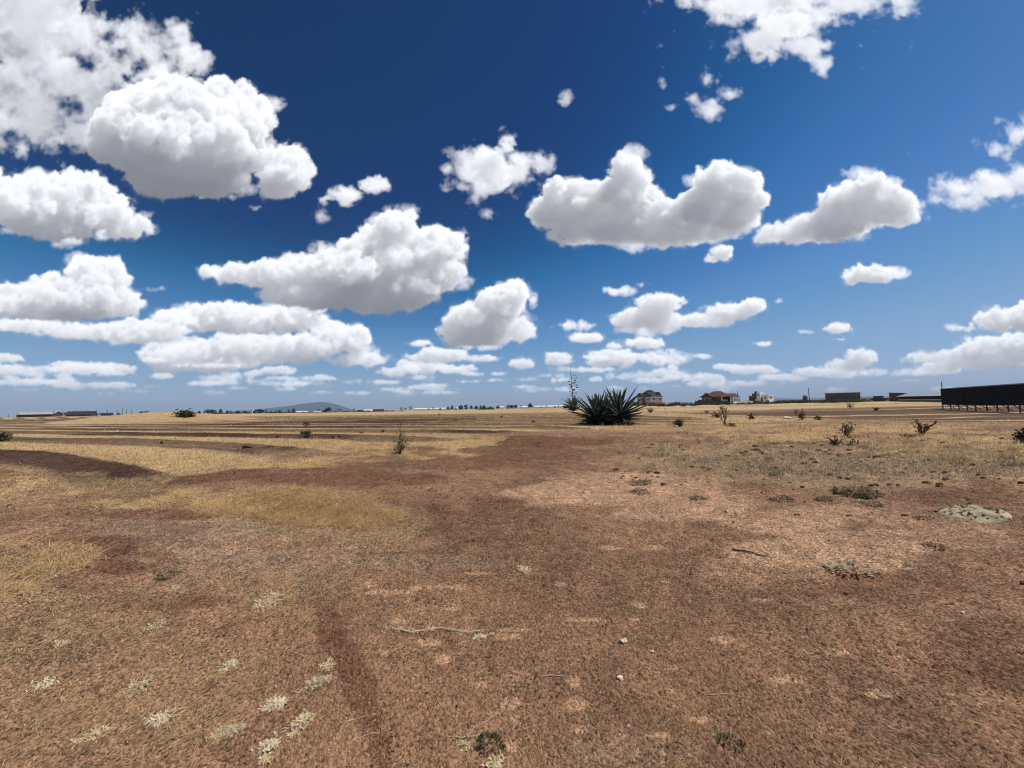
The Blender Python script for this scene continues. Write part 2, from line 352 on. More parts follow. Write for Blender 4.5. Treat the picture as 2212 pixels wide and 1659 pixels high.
def at(px, py, far=600.0):
    """the place on the ground that a photograph point (3840 x 2880) shows"""
    d = pix_dir(px*.576042, py*.576042); 
    t = np.geomspace(.8, far, 4000)
    h = EYE+d[2]*t-land(d[0]*t, d[1]*t)
    i = np.argmax(h < 0)
    if not (h < 0).any(): i = len(t)-1
    a, b = t[max(0, i-1)], t[i]
    for _ in range(30):
        m = (a+b)/2
        if EYE+d[2]*m-float(land(d[0]*m, d[1]*m)) < 0: b = m
        else: a = m
    x, y = d[0]*a, d[1]*a
    return Vector((x, y, gz(x, y)))
def out(px, depth, py=1530):
    """a place at a given depth in the direction of a photograph column"""
    d = pix_dir(px*.576042, py*.576042); x, y = d[0]/d[1]*depth, depth
    return Vector((x, y, gz(x, y)))
MPP = TANH/1920.0                              # metres per photograph pixel at one metre of depth
def to_pix(x, y, z):
    q = np.stack([x, y, np.asarray(z)-EYE], -1)
    cx, c2, cz = q@_r, q@_u, np.maximum(q@_f, 1e-3)
    return 1920+cx/cz*1920/TANH, 1440-c2/cz*1920/TANH
# ------------------------------------------------------------------ helpers
def tag(o, label=None, cat=None, group=None, kind=None):
    if label: o['label'] = label
    if cat: o['category'] = cat
    if group: o['group'] = group
    if kind: o['kind'] = kind
    return o
def thing(name, loc, label, cat, group=None, rz=0.0):
    o = bpy.data.objects.new(name, None); COL.objects.link(o); o.empty_display_size = .2
    o.location = loc; o.rotation_euler = (0, 0, rz); return tag(o, label, cat, group)
class MB:
    def __init__(s): s.v = []; s.f = []
    def poly(s, *pts):
        n = len(s.v); s.v += [tuple(p) for p in pts]; s.f.append(tuple(range(n, n+len(pts)))); return s
    def box(s, x0, y0, z0, x1, y1, z1):
        n = len(s.v)
        s.v += [(x0, y0, z0), (x1, y0, z0), (x1, y1, z0), (x0, y1, z0), (x0, y0, z1), (x1, y0, z1), (x1, y1, z1), (x0, y1, z1)]
        s.f += [tuple(n+i for i in q) for q in ((0, 3, 2, 1), (4, 5, 6, 7), (0, 1, 5, 4), (1, 2, 6, 5), (2, 3, 7, 6), (3, 0, 4, 7))]; return s
    def tube(s, pts, rad, k=6, cap=True):
        pts = [Vector(p) for p in pts]
        if not hasattr(rad, '__len__'): rad = [rad]*len(pts)
        n = len(s.v)
        for i, p in enumerate(pts):
            d = (pts[min(i+1, len(pts)-1)]-pts[max(i-1, 0)]).normalized()
            a = d.orthogonal().normalized() if i == 0 else (a-d*a.dot(d)).normalized()
            b = d.cross(a)
            for j in range(k):
                t = 2*math.pi*j/k; s.v.append(tuple(p+(a*math.cos(t)+b*math.sin(t))*rad[i]))
        for i in range(len(pts)-1):
            for j in range(k):
                s.f.append((n+i*k+j, n+i*k+(j+1) % k, n+(i+1)*k+(j+1) % k, n+(i+1)*k+j))
        if cap: s.f.append(tuple(n+j for j in range(k))[::-1]); s.f.append(tuple(n+(len(pts)-1)*k+j for j in range(k)))
        return s
    def hull(s, bottom, top):
        """walls between two rings of equal length, closed above and below"""
        n = len(s.v); k = len(bottom); s.v += [tuple(p) for p in bottom]+[tuple(p) for p in top]
        for j in range(k): s.f.append((n+j, n+(j+1) % k, n+k+(j+1) % k, n+k+j))
        s.f.append(tuple(n+j for j in range(k))[::-1]); s.f.append(tuple(n+k+j for j in range(k))); return s
    def lump(s, c, r, seed, rough=.25, nu=7, nv=5):
        rg = random.Random(seed); n = len(s.v); c = Vector(c); r = Vector(r)
        s.v.append(tuple(c-Vector((0, 0, r.z))))
        for i in range(1, nv):
            for j in range(nu):
                th = math.pi*i/nv; ph = 2*math.pi*(j+.5*(i % 2))/nu; k = 1+rg.uniform(-rough, rough)
                s.v.append((c.x+r.x*k*math.sin(th)*math.cos(ph), c.y+r.y*k*math.sin(th)*math.sin(ph), c.z-r.z*k*math.cos(th)))
        s.v.append(tuple(c+Vector((0, 0, r.z)))); last = len(s.v)-1
        for j in range(nu): s.f.append((n, n+1+(j+1) % nu, n+1+j)); s.f.append((last, last-nu+j, last-nu+(j+1) % nu))
        for i in range(nv-2):
            for j in range(nu):
                a = n+1+i*nu; s.f.append((a+j, a+(j+1) % nu, a+nu+(j+1) % nu, a+nu+j))
        return s
    def mesh(s, name, m, smooth=False):
        me = bpy.data.meshes.new(name); me.from_pydata(s.v, [], s.f); me.materials.append(m)
        if smooth: me.shade_smooth()
        return me
    def build(s, name, m, parent=None, loc=(0, 0, 0), rot=(0, 0, 0), smooth=False):
        return link(name, s.mesh(name, m, smooth), parent, loc, rot)
def link(name, me, parent=None, loc=(0, 0, 0), rot=(0, 0, 0), scale=None):
    o = bpy.data.objects.new(name, me); COL.objects.link(o); o.location = loc; o.rotation_euler = rot
    if scale: o.scale = scale
    if parent: o.parent = parent
    return o
def copy_tree(src, loc, rz=0.0, scale=None, label=None, group=None):
    c = src.copy(); COL.objects.link(c); c.location = loc; c.rotation_euler = (0, 0, rz)
    if scale: c.scale = scale
    tag(c, label, None, group)
    for ch in KIDS.get(src.name, []):
        d = ch.copy(); COL.objects.link(d); d.parent = c
    return c
KIDS = {}
def keep(src, *ch): KIDS[src.name] = list(ch); return src
MATS = {}
def mat(name, col, rough=.9, var=.25, scale=8.0, spec=.2, bump=0.0, attr=None, metal=0.0, transl=0.0):
    """a plain surface with two scales of procedural variation in its colour"""
    if name in MATS: return MATS[name]
    m = bpy.data.materials.new(name); m.use_nodes = True; t = m.node_tree; t.nodes.clear()
    o = t.nodes.new('ShaderNodeOutputMaterial'); p = t.nodes.new('ShaderNodeBsdfPrincipled'); t.links.new(p.outputs[0], o.inputs[0])
    p.inputs['Roughness'].default_value = rough; p.inputs['Specular IOR Level'].default_value = spec; p.inputs['Metallic'].default_value = metal
    g = t.nodes.new('ShaderNodeNewGeometry')
    n = nd(t, 'ShaderNodeTexNoise', i_Scale=scale, i_Detail=6.0, i_Roughness=.6); t.links.new(g.outputs['Position'], n.inputs['Vector'])
    k = nd(t, 'ShaderNodeMapRange'); k.inputs['From Min'].default_value = .3; k.inputs['From Max'].default_value = .7
    k.inputs['To Min'].default_value = 1-var; k.inputs['To Max'].default_value = 1+var; t.links.new(n.outputs['Fac'], k.inputs['Value'])
    mx = t.nodes.new('ShaderNodeVectorMath'); mx.operation = 'SCALE'; t.links.new(k.outputs[0], mx.inputs['Scale'])
    if attr:
        a = t.nodes.new('ShaderNodeAttribute'); a.attribute_name = attr; t.links.new(a.outputs['Color'], mx.inputs[0])
    else: mx.inputs[0].default_value = col
    t.links.new(mx.outputs[0], p.inputs['Base Color'])
    if bump:
        b = nd(t, 'ShaderNodeBump', i_Strength=bump, i_Distance=.02); t.links.new(n.outputs['Fac'], b.inputs['Height']); t.links.new(b.outputs[0], p.inputs['Normal'])
    if transl:
        tr = t.nodes.new('ShaderNodeBsdfTranslucent'); t.links.new(mx.outputs[0], tr.inputs[0]); ms = t.nodes.new('ShaderNodeMixShader'); ms.inputs[0].default_value = transl
        t.links.new(p.outputs[0], ms.inputs[1]); t.links.new(tr.outputs[0], ms.inputs[2]); t.links.new(ms.outputs[0], o.inputs[0])
    MATS[name] = m; return m
def big_mesh(name, V, F, m, cols=None, smooth=False):
    """a mesh from arrays: V (n,3), F (m,k) one face size"""
    me = bpy.data.meshes.new(name); n, k = F.shape
    me.vertices.add(len(V)); me.vertices.foreach_set('co', np.ascontiguousarray(V, np.float32).ravel())
    me.loops.add(n*k); me.loops.foreach_set('vertex_index', np.ascontiguousarray(F, np.int32).ravel())
    me.polygons.add(n); me.polygons.foreach_set('loop_start', np.arange(0, n*k, k, dtype=np.int32))
    me.update(calc_edges=True); me.validate()
    if cols is not None:
        a = me.color_attributes.new('tint', 'FLOAT_COLOR', 'POINT'); c = np.ones((len(V), 4), np.float32); c[:, :3] = cols
        a.data.foreach_set('color', c.ravel())
    me.materials.append(m)
    if smooth: me.shade_smooth()
    return me
# ------------------------------------------------------------------ what grows and lies where (zones read off the photograph, kept as places on the ground)
def zone(px, py, spots, x, y, w=.55, sc=1.0):
    n = fbm(x*1.3*sc, y*1.3*sc, 6, .58)*w
    m = np.zeros(px.shape)
    for cx, c2, rx, ry, k in spots:
        d = np.hypot((px-cx)/rx, (py-c2)/ry)
        m = np.maximum(m, k*(1-S(.74, 1.06, d+n)))
    return m
GRASS = [(300,1850,500,74,1.1),(1100,1885,400,62,1.3),(1230,1930,280,52,1.25),(900,1732,420,24,1.0),(1330,1705,400,34,1.0),(1640,1655,260,38,.9),(1480,1640,200,40,.8),
         (1950,1588,330,26,.9),(2285,1592,190,16,1.0),(2300,1600,260,14,.9),(2060,1562,330,20,.9),(2650,1580,460,34,.75),(2900,1620,380,40,.6),(3250,1625,420,40,.9),(3650,1680,380,56,.95),(3820,1750,160,56,.8),(2720,1720,260,50,.3),(3150,1720,330,60,.28),(3500,1790,300,40,.3),
         (60,2100,330,80,.42),(60,2230,260,60,.3)]
STRAW = [(330,2560,760,420,.40),(100,2300,420,160,.45),(1050,2230,260,110,.5),(2700,1730,420,80,1.0),(3200,1770,420,70,1.0),(1250,1960,380,90,.7)]
SPOTS = [(1909,2640,48,30),(1660,2470,34,26),(1495,2330,32,12),(2160,2645,40,26),(1805,2572,26,16),(1900,2388,60,14),(1930,2362,70,10),(1560,2208,26,10),(2185,2326,90,9),(1470,2222,90,12),(1640,2200,50,9),(1720,2205,40,10),(1700,2280,36,10),(2150,2560,36,24),(1930,2690,22,20),(1915,2800,34,24),(2375,2325,24,9),(2400,2270,40,10),(1440,2450,20,12),(1600,2410,46,16),(2290,2055,40,10),(2440,2055,50,10),(2510,2590,24,14),(2180,2740,30,22),(2460,2760,50,16),(2100,2190,26,12),(1390,2190,30,12),(1800,2150,60,8),(2700,2400,60,14),(2950,2550,70,16),(3150,2450,60,14),(2850,2250,50,10),(3300,2600,70,18),(2620,2700,50,20)]
PALE = [(2330,1830,430,75,1.0),(2600,1900,330,70,.9),(3150,2060,420,90,1.0),(2950,1960,300,70,.9),(700,1930,330,40,.5),(1000,2050,420,60,.45),(3500,2000,300,70,.5),(2900,2150,300,60,.5),(1500,2030,200,40,.4),(3350,1800,300,50,.3)]
TAUPE = [(620,1990,420,70,.75),(950,2110,420,60,.8),(1600,2110,330,40,.7),(2400,2820,260,60,.5)]
RED = [(1215,2260,60,70,.7),(1250,2370,62,90,.9),(1310,2480,60,80,.9),(1350,2590,66,80,.9),(1385,2700,52,80,.85),(1425,2820,56,90,.8),(330,2050,230,50,.9),(420,2130,150,40,.8),(560,1930,240,26,.8),(950,1870,200,26,.0),(700,1780,420,36,.9),(1250,1790,420,36,.8),(1750,1700,500,36,.75),(1950,1655,420,26,.9),(1700,1740,420,30,.6),(640,2260,320,40,.6),(3300,2200,420,60,.5),(3700,2450,260,140,.5),(1750,1960,330,90,.4),(3600,1860,300,40,.5)]
def soil(x, y, z):
    """colour of the bare ground (linear albedo) and the grass that covers it"""
    px, py = to_pix(x, y, z); front = (y > .3)
    r = np.hypot(x, y)
    far = S(26, 60, r)
    g = zone(px, py, GRASS, x, y)*front; st = zone(px, py, STRAW, x, y, .7)*front
    pale = zone(px, py, PALE, x, y, .6)*front; tau = zone(px, py, TAUPE, x, y, .7)*front; red = zone(px, py, RED, x, y, .5)*front
    n1 = fbm(x*.7, y*.7, 4); n2 = fbm(x*2.6+9, y*2.6, 4)
    spot = zone(px, py, [q+(1.0,) for q in SPOTS], x, y, .45, 6.0)*front
    f, t, k = furrow(x, y)
    tt = np.where(t > .5, t-1, t)
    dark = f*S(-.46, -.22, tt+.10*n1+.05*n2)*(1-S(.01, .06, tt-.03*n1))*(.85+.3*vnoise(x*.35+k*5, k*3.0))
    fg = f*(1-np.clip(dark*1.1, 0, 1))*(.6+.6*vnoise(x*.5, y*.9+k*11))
    g = np.where(f > .5, np.maximum(fg, g*.3), g)
    g = np.where(f > .5, g, g*(.12+1.25*S(.34, .64, vnoise(x*.8+11, y*1.1)*.55+.45*vnoise(x*2.6, y*3.3)))); g = np.clip(g, 0, 1)
    # far fields: long bands of stubble and soil
    band = vnoise(y*.33+.06*x+fbm(x*.02, y*.05, 2)*1.6, x*.012)*.7+.3*vnoise(y*.9, x*.03)
    right = S(6, 16, x)*S(16, 26, y)
    lowfield = S(15, 25, x)*S(13, 19, y)*(1-S(66, 90, y))
    g = g*(1-far)+far*np.where(f > .4, g, .5+.5*S(.3, .5, band))*(1-.92*lowfield*(1-S(.56, .64, band)))
    g = np.where(r > 12, np.maximum(g, .25*S(.4, .62, band)*(1-right*.2)), g)
    dark = np.maximum(dark, .45*right*S(14, 30, x)*(1-S(.28, .42, band))); dark = np.maximum(dark, .85*lowfield*(1-.9*S(.55, .64, band)))
    base = np.array([.246, .140, .082])*np.ones(x.shape+(1,))
    n1 = n1[..., None]; n2 = n2[..., None]
    c = base*(1+.34*n1+.24*n2)
    def over(c, col, a): return c+(np.array(col)-c)*np.clip(a, 0, 1)[..., None]
    c = over(c, (.47, .285, .175), np.maximum(pale*(.75+.25*n2[..., 0]), spot*.75)); c = over(c, (.30, .205, .135), tau*.6)
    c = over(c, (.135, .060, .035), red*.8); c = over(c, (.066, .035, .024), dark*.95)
    c = over(c, (.54, .39, .20), g*.8); c = over(c, (.36, .255, .15), st*.5)
    return c, np.clip(g, 0, 1), np.clip(st, 0, 1)
# ------------------------------------------------------------------ ground sheet, out to the horizon
def make_ground():
    rr = np.concatenate([np.arange(.01, 1.4, .09), np.arange(1.4, 3, .017), np.arange(3, 6, .034), np.arange(6, 14, .07), np.arange(14, 34, .11), np.arange(34, 60, .3), np.arange(60, 130, 1.0), np.geomspace(130, 15500, 70)])
    aa = np.concatenate([np.linspace(-62, 62, 620), np.linspace(62, 298, 72)[1:-1]])
    A, Rr = np.meshgrid(np.radians(aa), rr)
    x, y = np.sin(A)*Rr, np.cos(A)*Rr
    z = ground(x, y)
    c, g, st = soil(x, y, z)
    nr, na = x.shape
    V = np.stack([x, y, z], -1).reshape(-1, 3); idx = np.arange(nr*na).reshape(nr, na)
    nx = np.roll(idx, -1, 1)
    F = np.stack([idx[:-1], nx[:-1], nx[1:], idx[1:]], -1).reshape(-1, 4)
    F = F[:, ::-1]
    m = bpy.data.materials.new('dry_red_soil'); m.use_nodes = True; t = m.node_tree; t.nodes.clear(); Lk = t.links.new
    o = t.nodes.new('ShaderNodeOutputMaterial'); p = t.nodes.new('ShaderNodeBsdfPrincipled'); Lk(p.outputs[0], o.inputs[0]); p.inputs['Roughness'].default_value = .95; p.inputs['Specular IOR Level'].default_value = .12
    at_ = t.nodes.new('ShaderNodeAttribute'); at_.attribute_name = 'tint'
    geo = t.nodes.new('ShaderNodeNewGeometry')
    def noise(sc, det, ro, dist=0.0):
        n = nd(t, 'ShaderNodeTexNoise', i_Scale=sc, i_Detail=det, i_Roughness=ro, i_Distortion=dist); Lk(geo.outputs['Position'], n.inputs['Vector']); return n.outputs['Fac']
    fine = noise(56, 4, .72, .15); mid = noise(17, 5, .65, .3); wide = noise(2.2, 5, .6); clump = noise(6.5, 5, .62, .5)
    def rng(x, lo, hi, a, b):
        k = nd(t, 'ShaderNodeMapRange'); k.inputs['From Min'].default_value = lo; k.inputs['From Max'].default_value = hi; k.inputs['To Min'].default_value = a; k.inputs['To Max'].default_value = b; Lk(x, k.inputs['Value']); return k.outputs[0]
    f1 = math_node(t, 'MULTIPLY', rng(fine, .37, .63, .12, 1.86), rng(mid, .32, .68, .66, 1.34)); f2 = math_node(t, 'MULTIPLY', math_node(t, 'MULTIPLY', f1, rng(wide, .3, .7, .85, 1.15)), rng(clump, .40, .60, .78, 1.20))
    sc = t.nodes.new('ShaderNodeVectorMath'); sc.operation = 'SCALE'; Lk(at_.outputs['Color'], sc.inputs[0]); Lk(f2, sc.inputs['Scale'])
    # bits of straw and chaff trodden into the soil
    vor = nd(t, 'ShaderNodeTexVoronoi', i_Scale=58.0, i_Randomness=1.0); Lk(geo.outputs['Position'], vor.inputs['Vector'])
    spk = math_node(t, 'MULTIPLY', math_node(t, 'SUBTRACT', 1.0, ramp01(t, vor.outputs['Distance'], .10, .26)), ramp01(t, noise(9, 3, .6), .50, .62))
    mx = nd(t, 'ShaderNodeMix'); mx.data_type = 'RGBA'; Lk(math_node(t, 'MULTIPLY', spk, .55), mx.inputs['Factor']); Lk(sc.outputs[0], mx.inputs[6]); mx.inputs[7].default_value = (.42, .31, .20, 1)
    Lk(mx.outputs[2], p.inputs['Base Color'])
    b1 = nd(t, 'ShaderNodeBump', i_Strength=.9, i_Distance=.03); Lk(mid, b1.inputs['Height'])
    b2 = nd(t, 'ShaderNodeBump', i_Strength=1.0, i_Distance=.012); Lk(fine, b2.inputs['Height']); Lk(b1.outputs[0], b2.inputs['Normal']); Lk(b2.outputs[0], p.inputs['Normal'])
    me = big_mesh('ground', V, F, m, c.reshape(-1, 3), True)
    return tag(link('ground', me), kind='structure')
make_ground()
print('ground', round(time.time()-T_START, 1))
# ------------------------------------------------------------------ loose cover: dry grass, straw and crumbs of soil (nobody could count them)
rng = np.random.default_rng(12)
SHRUB_BASE = []
def scatter(n, r0, r1, power=1.0, half=58):
    """points spread so that each part of the view gets its share"""
    u = rng.random(n)
    if power == 1.0: r = 1/(1/r0+(1/r1-1/r0)*u)
    else: r = r0*(r1/r0)**u
    a = np.radians(rng.uniform(-half, half, n)); return np.sin(a)*r, np.cos(a)*r
straw_mat = mat('dry_grass', (.5, .36, .16), .9, .12, 3.0, .15, attr='tint', transl=.42)
def blades(name, x, y, h, w, lean, tint, flat=False):
    """bent blades, two triangles and a tip each"""
    n = len(x); a = rng.uniform(0, 2*math.pi, n); z = ground(x, y)
    if flat: a = np.where(rng.random(n) < .6, rng.normal(.75, .45, n)+math.pi*(rng.random(n) < .5), a)
    d = np.stack([np.cos(a), np.sin(a)], -1); sd = np.stack([-d[:, 1], d[:, 0]], -1)
    base = np.stack([x, y, z-.01], -1)
    up = np.sqrt(np.maximum(.02, 1-lean**2))
    if flat: up = up*.4
    mid = base.copy(); mid[:, :2] += d*(h*lean*.42)[:, None]; mid[:, 2] += h*up*.58
    tip = base.copy(); tip[:, :2] += d*(h*lean)[:, None]; tip[:, 2] += h*up*.92
    if flat: mid[:, 2] = z+.010+.12*h*up; tip[:, 2] = ground(tip[:, 0], tip[:, 1])+.012
    off = np.zeros((n, 3)); off[:, :2] = sd*(w/2)[:, None]; off[:, 2] = w*.15
    V = np.stack([base-off, base+off, mid-off*.8, mid+off*.8, tip], 1).reshape(-1, 3)
    i = np.arange(n)[:, None]*5
    F = np.concatenate([i+[0, 1, 3], i+[0, 3, 2], i+[2, 3, 4]], 1).reshape(-1, 3)
    return big_mesh(name, V, F, straw_mat, np.repeat(tint, 5, 0))
def straw_tint(n, x=None, y=None):
    t = rng.random(n)[:, None]; k = rng.uniform(.7, 1.15, n)[:, None]
    c = (np.array([.82, .60, .33])*(1-t)+np.array([.62, .41, .19])*t)*k
    if x is not None:
        q = S(.62, .8, vnoise(x*.35+40, y*.5))[:, None]*.45; c = c*(1-q)+np.array([.42, .24, .10])*k*q
        e = (S(2.5, 5, x)*(1-S(9, 13, np.hypot(x, y)))*.75)[:, None]; c = c*(1-e)+np.array([.40, .31, .20])*k*e
        gq = (S(.55, .7, vnoise(x*.22+7, y*.3+90))*S(8, 16, x))[:, None]*.35; c = c*(1-gq)+np.array([.30, .25, .09])*k*gq
    return c
pA0 = at(2270, 1590)
def make_grass():
    x, y = scatter(620000, 4.0, 75)
    z = land(x, y); c, g, st = soil(x, y, z); r = np.hypot(x, y)
    ok = rng.random(len(x)) < np.clip(g*1.15-.12, 0, 1)*np.where(r > 26, .55, .85)
    x, y, r, g = x[ok], y[ok], r[ok], g[ok]
    n = len(x)
    f_, t_, k_ = furrow(x, y); tall = np.clip(S(.50, .72, vnoise(x*.45+3, y*.6+8))+.4*S(6, 14, x)+2*np.exp(-((x-pA0.x-.6)/2.6)**2-((y-pA0.y+.3)/1.2)**2), 0, 1)
    lying = rng.random(n) < .82
    h = np.where(lying, rng.gamma(5, .2, n)*(.10+.06*vnoise(x*.8, y*.8)), rng.gamma(5, .2, n)*(.03+.04*g+(.12-.05*f_)*tall*g*S(3, 9, r)))*(1-.35*f_)
    w = np.maximum(.0036, r*.00078)*rng.uniform(.7, 1.4, n)
    lean = np.where(lying, rng.uniform(.90, .995, n), rng.uniform(.15, .8, n))
    me = blades('dry_grass', x, y, h, w, lean, straw_tint(n, x, y))
    tag(link('dry_grass', me), kind='stuff'); return n
def make_straw():
    x, y = scatter(230000, 1.75, 16)
    z = land(x, y); c, g, st = soil(x, y, z); r = np.hypot(x, y)
    ok = rng.random(len(x)) < np.clip(st*.75+.12*g+.006, 0, 1)*(.45+1.1*vnoise(x*2.1, y*2.1))
    x, y, r = x[ok], y[ok], r[ok]; n = len(x)
    h = rng.gamma(3, .333, n)*np.where(rng.random(n) < .07, .14, .05); w = np.maximum(.0028, r*.0009)*rng.uniform(.7, 1.2, n)
    me = blades('straw', x, y, h, w, rng.uniform(.8, .995, n), straw_tint(n, x, y)*rng.uniform(.75, 1.1, n)[:, None], True)
    tag(link('straw', me), kind='stuff'); return n
def make_crumbs():
    x, y = scatter(210000, 1.72, 13); x2, y2 = scatter(16000, 3.2, 30, 0); big = np.r_[np.zeros(len(x), bool), np.ones(len(x2), bool)]; x, y = np.r_[x, x2], np.r_[y, y2]
    z = ground(x, y); c, g, st = soil(x, y, z); r = np.hypot(x, y)
    px, py = to_pix(x, y, z); bare = zone(px, py, PALE+TAUPE, x, y, .6)
    ok = rng.random(len(x)) < np.clip(.95-.6*bare-.5*g, .05, 1)*(.35+.9*vnoise(x*3.3, y*3.3))
    x, y, z, c, r, big = x[ok], y[ok], z[ok], c[ok], r[ok], big[ok]; n = len(x)
    s = np.minimum(rng.gamma(2.2, .45, n), 2.6)*.0042*(1+.16*r)
    s = np.where(big, .008+.020*rng.random(n)**3*(1+.05*r), s)
    peb = (rng.random(n) < .02) & ~big & (r < 6); s = np.where(peb, rng.uniform(.005, .011, n), s)
    P = np.array([[1, 0, -.35], [-.5, .87, -.35], [-.5, -.87, -.35], [0, 0, 1]])
    a = rng.uniform(0, 6.28, n); ca, sa = np.cos(a), np.sin(a)
    q = P[None]*s[:, None, None]*rng.uniform(.55, 1.35, (n, 4, 3))
    V = np.stack([q[..., 0]*ca[:, None]-q[..., 1]*sa[:, None]+x[:, None], q[..., 0]*sa[:, None]+q[..., 1]*ca[:, None]+y[:, None], q[..., 2]*.8+z[:, None]+.2*s[:, None]], -1).reshape(-1, 3)
    i = np.arange(n)[:, None]*4
    F = np.concatenate([i+[0, 1, 3], i+[1, 2, 3], i+[2, 0, 3]], 1).reshape(-1, 3)
    t = rng.random(n)[:, None]; k = rng.uniform(.5, 1.4, n)[:, None]
    col = c*k*1.05; col[big] *= .75; lt = (rng.random(n) < .08) & (s < .006*(1+.16*r)); col[lt] = np.array([.40, .28, .17])*rng.uniform(.7, 1.1, lt.sum())[:, None]
    col[peb] = (np.array([.33, .22, .15])*rng.uniform(.5, 1.2, (n, 1)))[peb]
    me = big_mesh('soil_crumbs', V, F, mat('soil_crumb', (.2, .1, .06), .95, .1, 30, .1, attr='tint'), np.repeat(col, 4, 0))
    tag(link('soil_crumbs', me), kind='stuff'); return n
def make_clumps():
    """low ragged hummocks of grey straw on the broken ground at right"""
    px, py = rng.uniform(2420, 3900, 900), rng.uniform(1625, 1800, 900); ok = rng.random(900) < np.clip(1.1-np.abs(py-1705)/105-.35*(px < 2650), 0, 1); pts = [at(a, b) for a, b in zip(px[ok], py[ok])]
    X, Y, Hh, T_ = [], [], [], []
    for p in pts:
        m = int(rng.integers(14, 46)); rad = rng.uniform(.04, .15); X.append(p.x+rng.normal(0, rad, m)*1.4); Y.append(p.y+rng.normal(0, rad, m)); Hh.append(np.full(m, rng.uniform(.035, .11))*rng.uniform(.5, 1.3, m)); T_.append(np.array([.52, .43, .29])*rng.uniform(.45, 1.2)*rng.uniform(.8, 1.15, (m, 1)))
    X, Y, Hh, T_ = map(np.concatenate, (X, Y, Hh, T_))
    tag(link('grass_clumps', blades('grass_clumps', X, Y, Hh, rng.uniform(.006, .014, len(X)), rng.uniform(.2, .9, len(X)), T_)), kind='stuff'); return len(pts)
print('clumps', make_clumps())
print('blades', make_grass(), make_straw(), make_crumbs(), round(time.time()-T_START, 1))
# ------------------------------------------------------------------ agaves
agave_mat = mat('agave_leaf', (.042, .068, .052), .42, .35, 9.0, .5)
agave_pale = mat('agave_leaf_green', (.085, .125, .045), .6, .35, 9.0, .3)
agave_dry = mat('agave_leaf_dry', (.16, .105, .055), .9, .3, 9.0, .1)
agave_core = mat('agave_core', (.07, .06, .035), .9, .3, 9.0, .1)
def leaf_mesh(name, L, W, sag, m, seed):
    """a thick channelled sword of a leaf along +X, bending by sag"""
    b = MB(); rg = random.Random(seed); N = 7; tw = rg.uniform(-.25, .25)
    for i in range(N+1):
        t = i/N; w = W*(.62+.9*t-1.52*t*t if t > .3 else .62+.46*t/.3*.9)*.5; w = max(w, .0) if i < N else .0
        w = W*.5*(.60+1.35*t-.6*t*t)*(1-t**2.6)
        x = L*(t-.10*abs(sag)*t*t); z = -sag*L*t*t*.55; k = tw*t
        b.v += [(x, -w*math.cos(k), z+w*.55-w*math.sin(k)*.4), (x, 0, z-.006*(1-t)), (x, w*math.cos(k), z+w*.55+w*math.sin(k)*.4), (x, 0, z-.03*(1-t)-.004)]
    for i in range(N):
        a = 4*i
        for p, q in ((0, 1), (1, 2), (2, 3), (3, 0)): b.f.append((a+p, a+q, a+4+q, a+4+p))
    return b.mesh(name, m, True)
LEAVES = [leaf_mesh('leaf', L, W, s, agave_mat, k) for k, (L, W, s) in enumerate(((1.25, .135, .04), (1.15, .14, .12), (1.3, .13, -.04), (1.05, .13, .2), (1.2, .145, 0.0)))]
DRY = [leaf_mesh('leaf', L, W, s, agave_dry, 20+k) for k, (L, W, s) in enumerate(((.8, .07, .8), (.7, .08, 1.1), (.9, .06, .6)))]
GREEN = [leaf_mesh('leaf', L, W, s, agave_pale, 30+k) for k, (L, W, s) in enumerate(((1.0, .10, .08), (.9, .11, .18), (1.05, .09, 0.0)))]
def rosette(name, loc, n, size, label, kinds, seed, low=-8, high=86, hub=.32, dry=0, skirt=0, group='agave plants in the field', squash=1.0):
    rg = random.Random(seed); t = thing(name, loc, label, 'agave', group)
    core = MB(); core.lump((0, 0, hub*.42*size), (.16*size, .16*size, hub*.6*size), seed, .15, 9, 6); core.build('stem', agave_core, t, smooth=True)
    for i in range(n):
        f = (i+.5)/n; az = i*2.39996+rg.uniform(-.2, .2)
        el = R(high+(low-high)*f**.82+rg.uniform(-6, 6))
        k = size*rg.uniform(.88, 1.08)*(.80+.28*math.sin(math.pi*min(1, f*1.2)))
        o = link('leaf', rg.choice(kinds), t)
        z = hub*size*(1.0-.55*f)
        o.matrix_basis = Matrix.Translation((math.cos(az)*.07*size*f, math.sin(az)*.07*size*f, z)) @ Matrix.Rotation(az, 4, 'Z') @ Matrix.Rotation(-el, 4, 'Y') @ Matrix.Rotation(rg.uniform(-.25, .25), 4, 'X') @ Matrix.Scale(k, 4)
    for i in range(skirt):
        az = i*2.39996+.7; o = link('leaf', rg.choice(kinds), t); k = size*rg.uniform(.7, .98)
        o.matrix_basis = Matrix.Translation((0, 0, hub*size*rg.uniform(.25, .6))) @ Matrix.Rotation(az, 4, 'Z') @ Matrix.Rotation(-R(rg.uniform(-6, 24)), 4, 'Y') @ Matrix.Rotation(rg.uniform(-.3, .3), 4, 'X') @ Matrix.Scale(k, 4)
    for i in range(dry):
        az = rg.uniform(0, 6.283); o = link('leaf', rg.choice(DRY), t); o['label'] = 'withered brown leaf drooping to the ground'
        o.matrix_basis = Matrix.Translation((0, 0, hub*.5*size)) @ Matrix.Rotation(az, 4, 'Z') @ Matrix.Rotation(R(rg.uniform(-12, 18)), 4, 'Y') @ Matrix.Scale(size*rg.uniform(.8, 1.1), 4)
    return t
pA = at(2240, 1590); pB = at(2322, 1586); pC = at(2284, 1583)
kA = pA.y*MPP                                     # metres per photograph pixel where they stand
sA = 118*kA/1.35
rosette('agave_plant', pA, 62, sA, 'big dark agave whose leaves reach left towards the flower stalk', LEAVES, 3, -10, 87, .34, 22, 26)
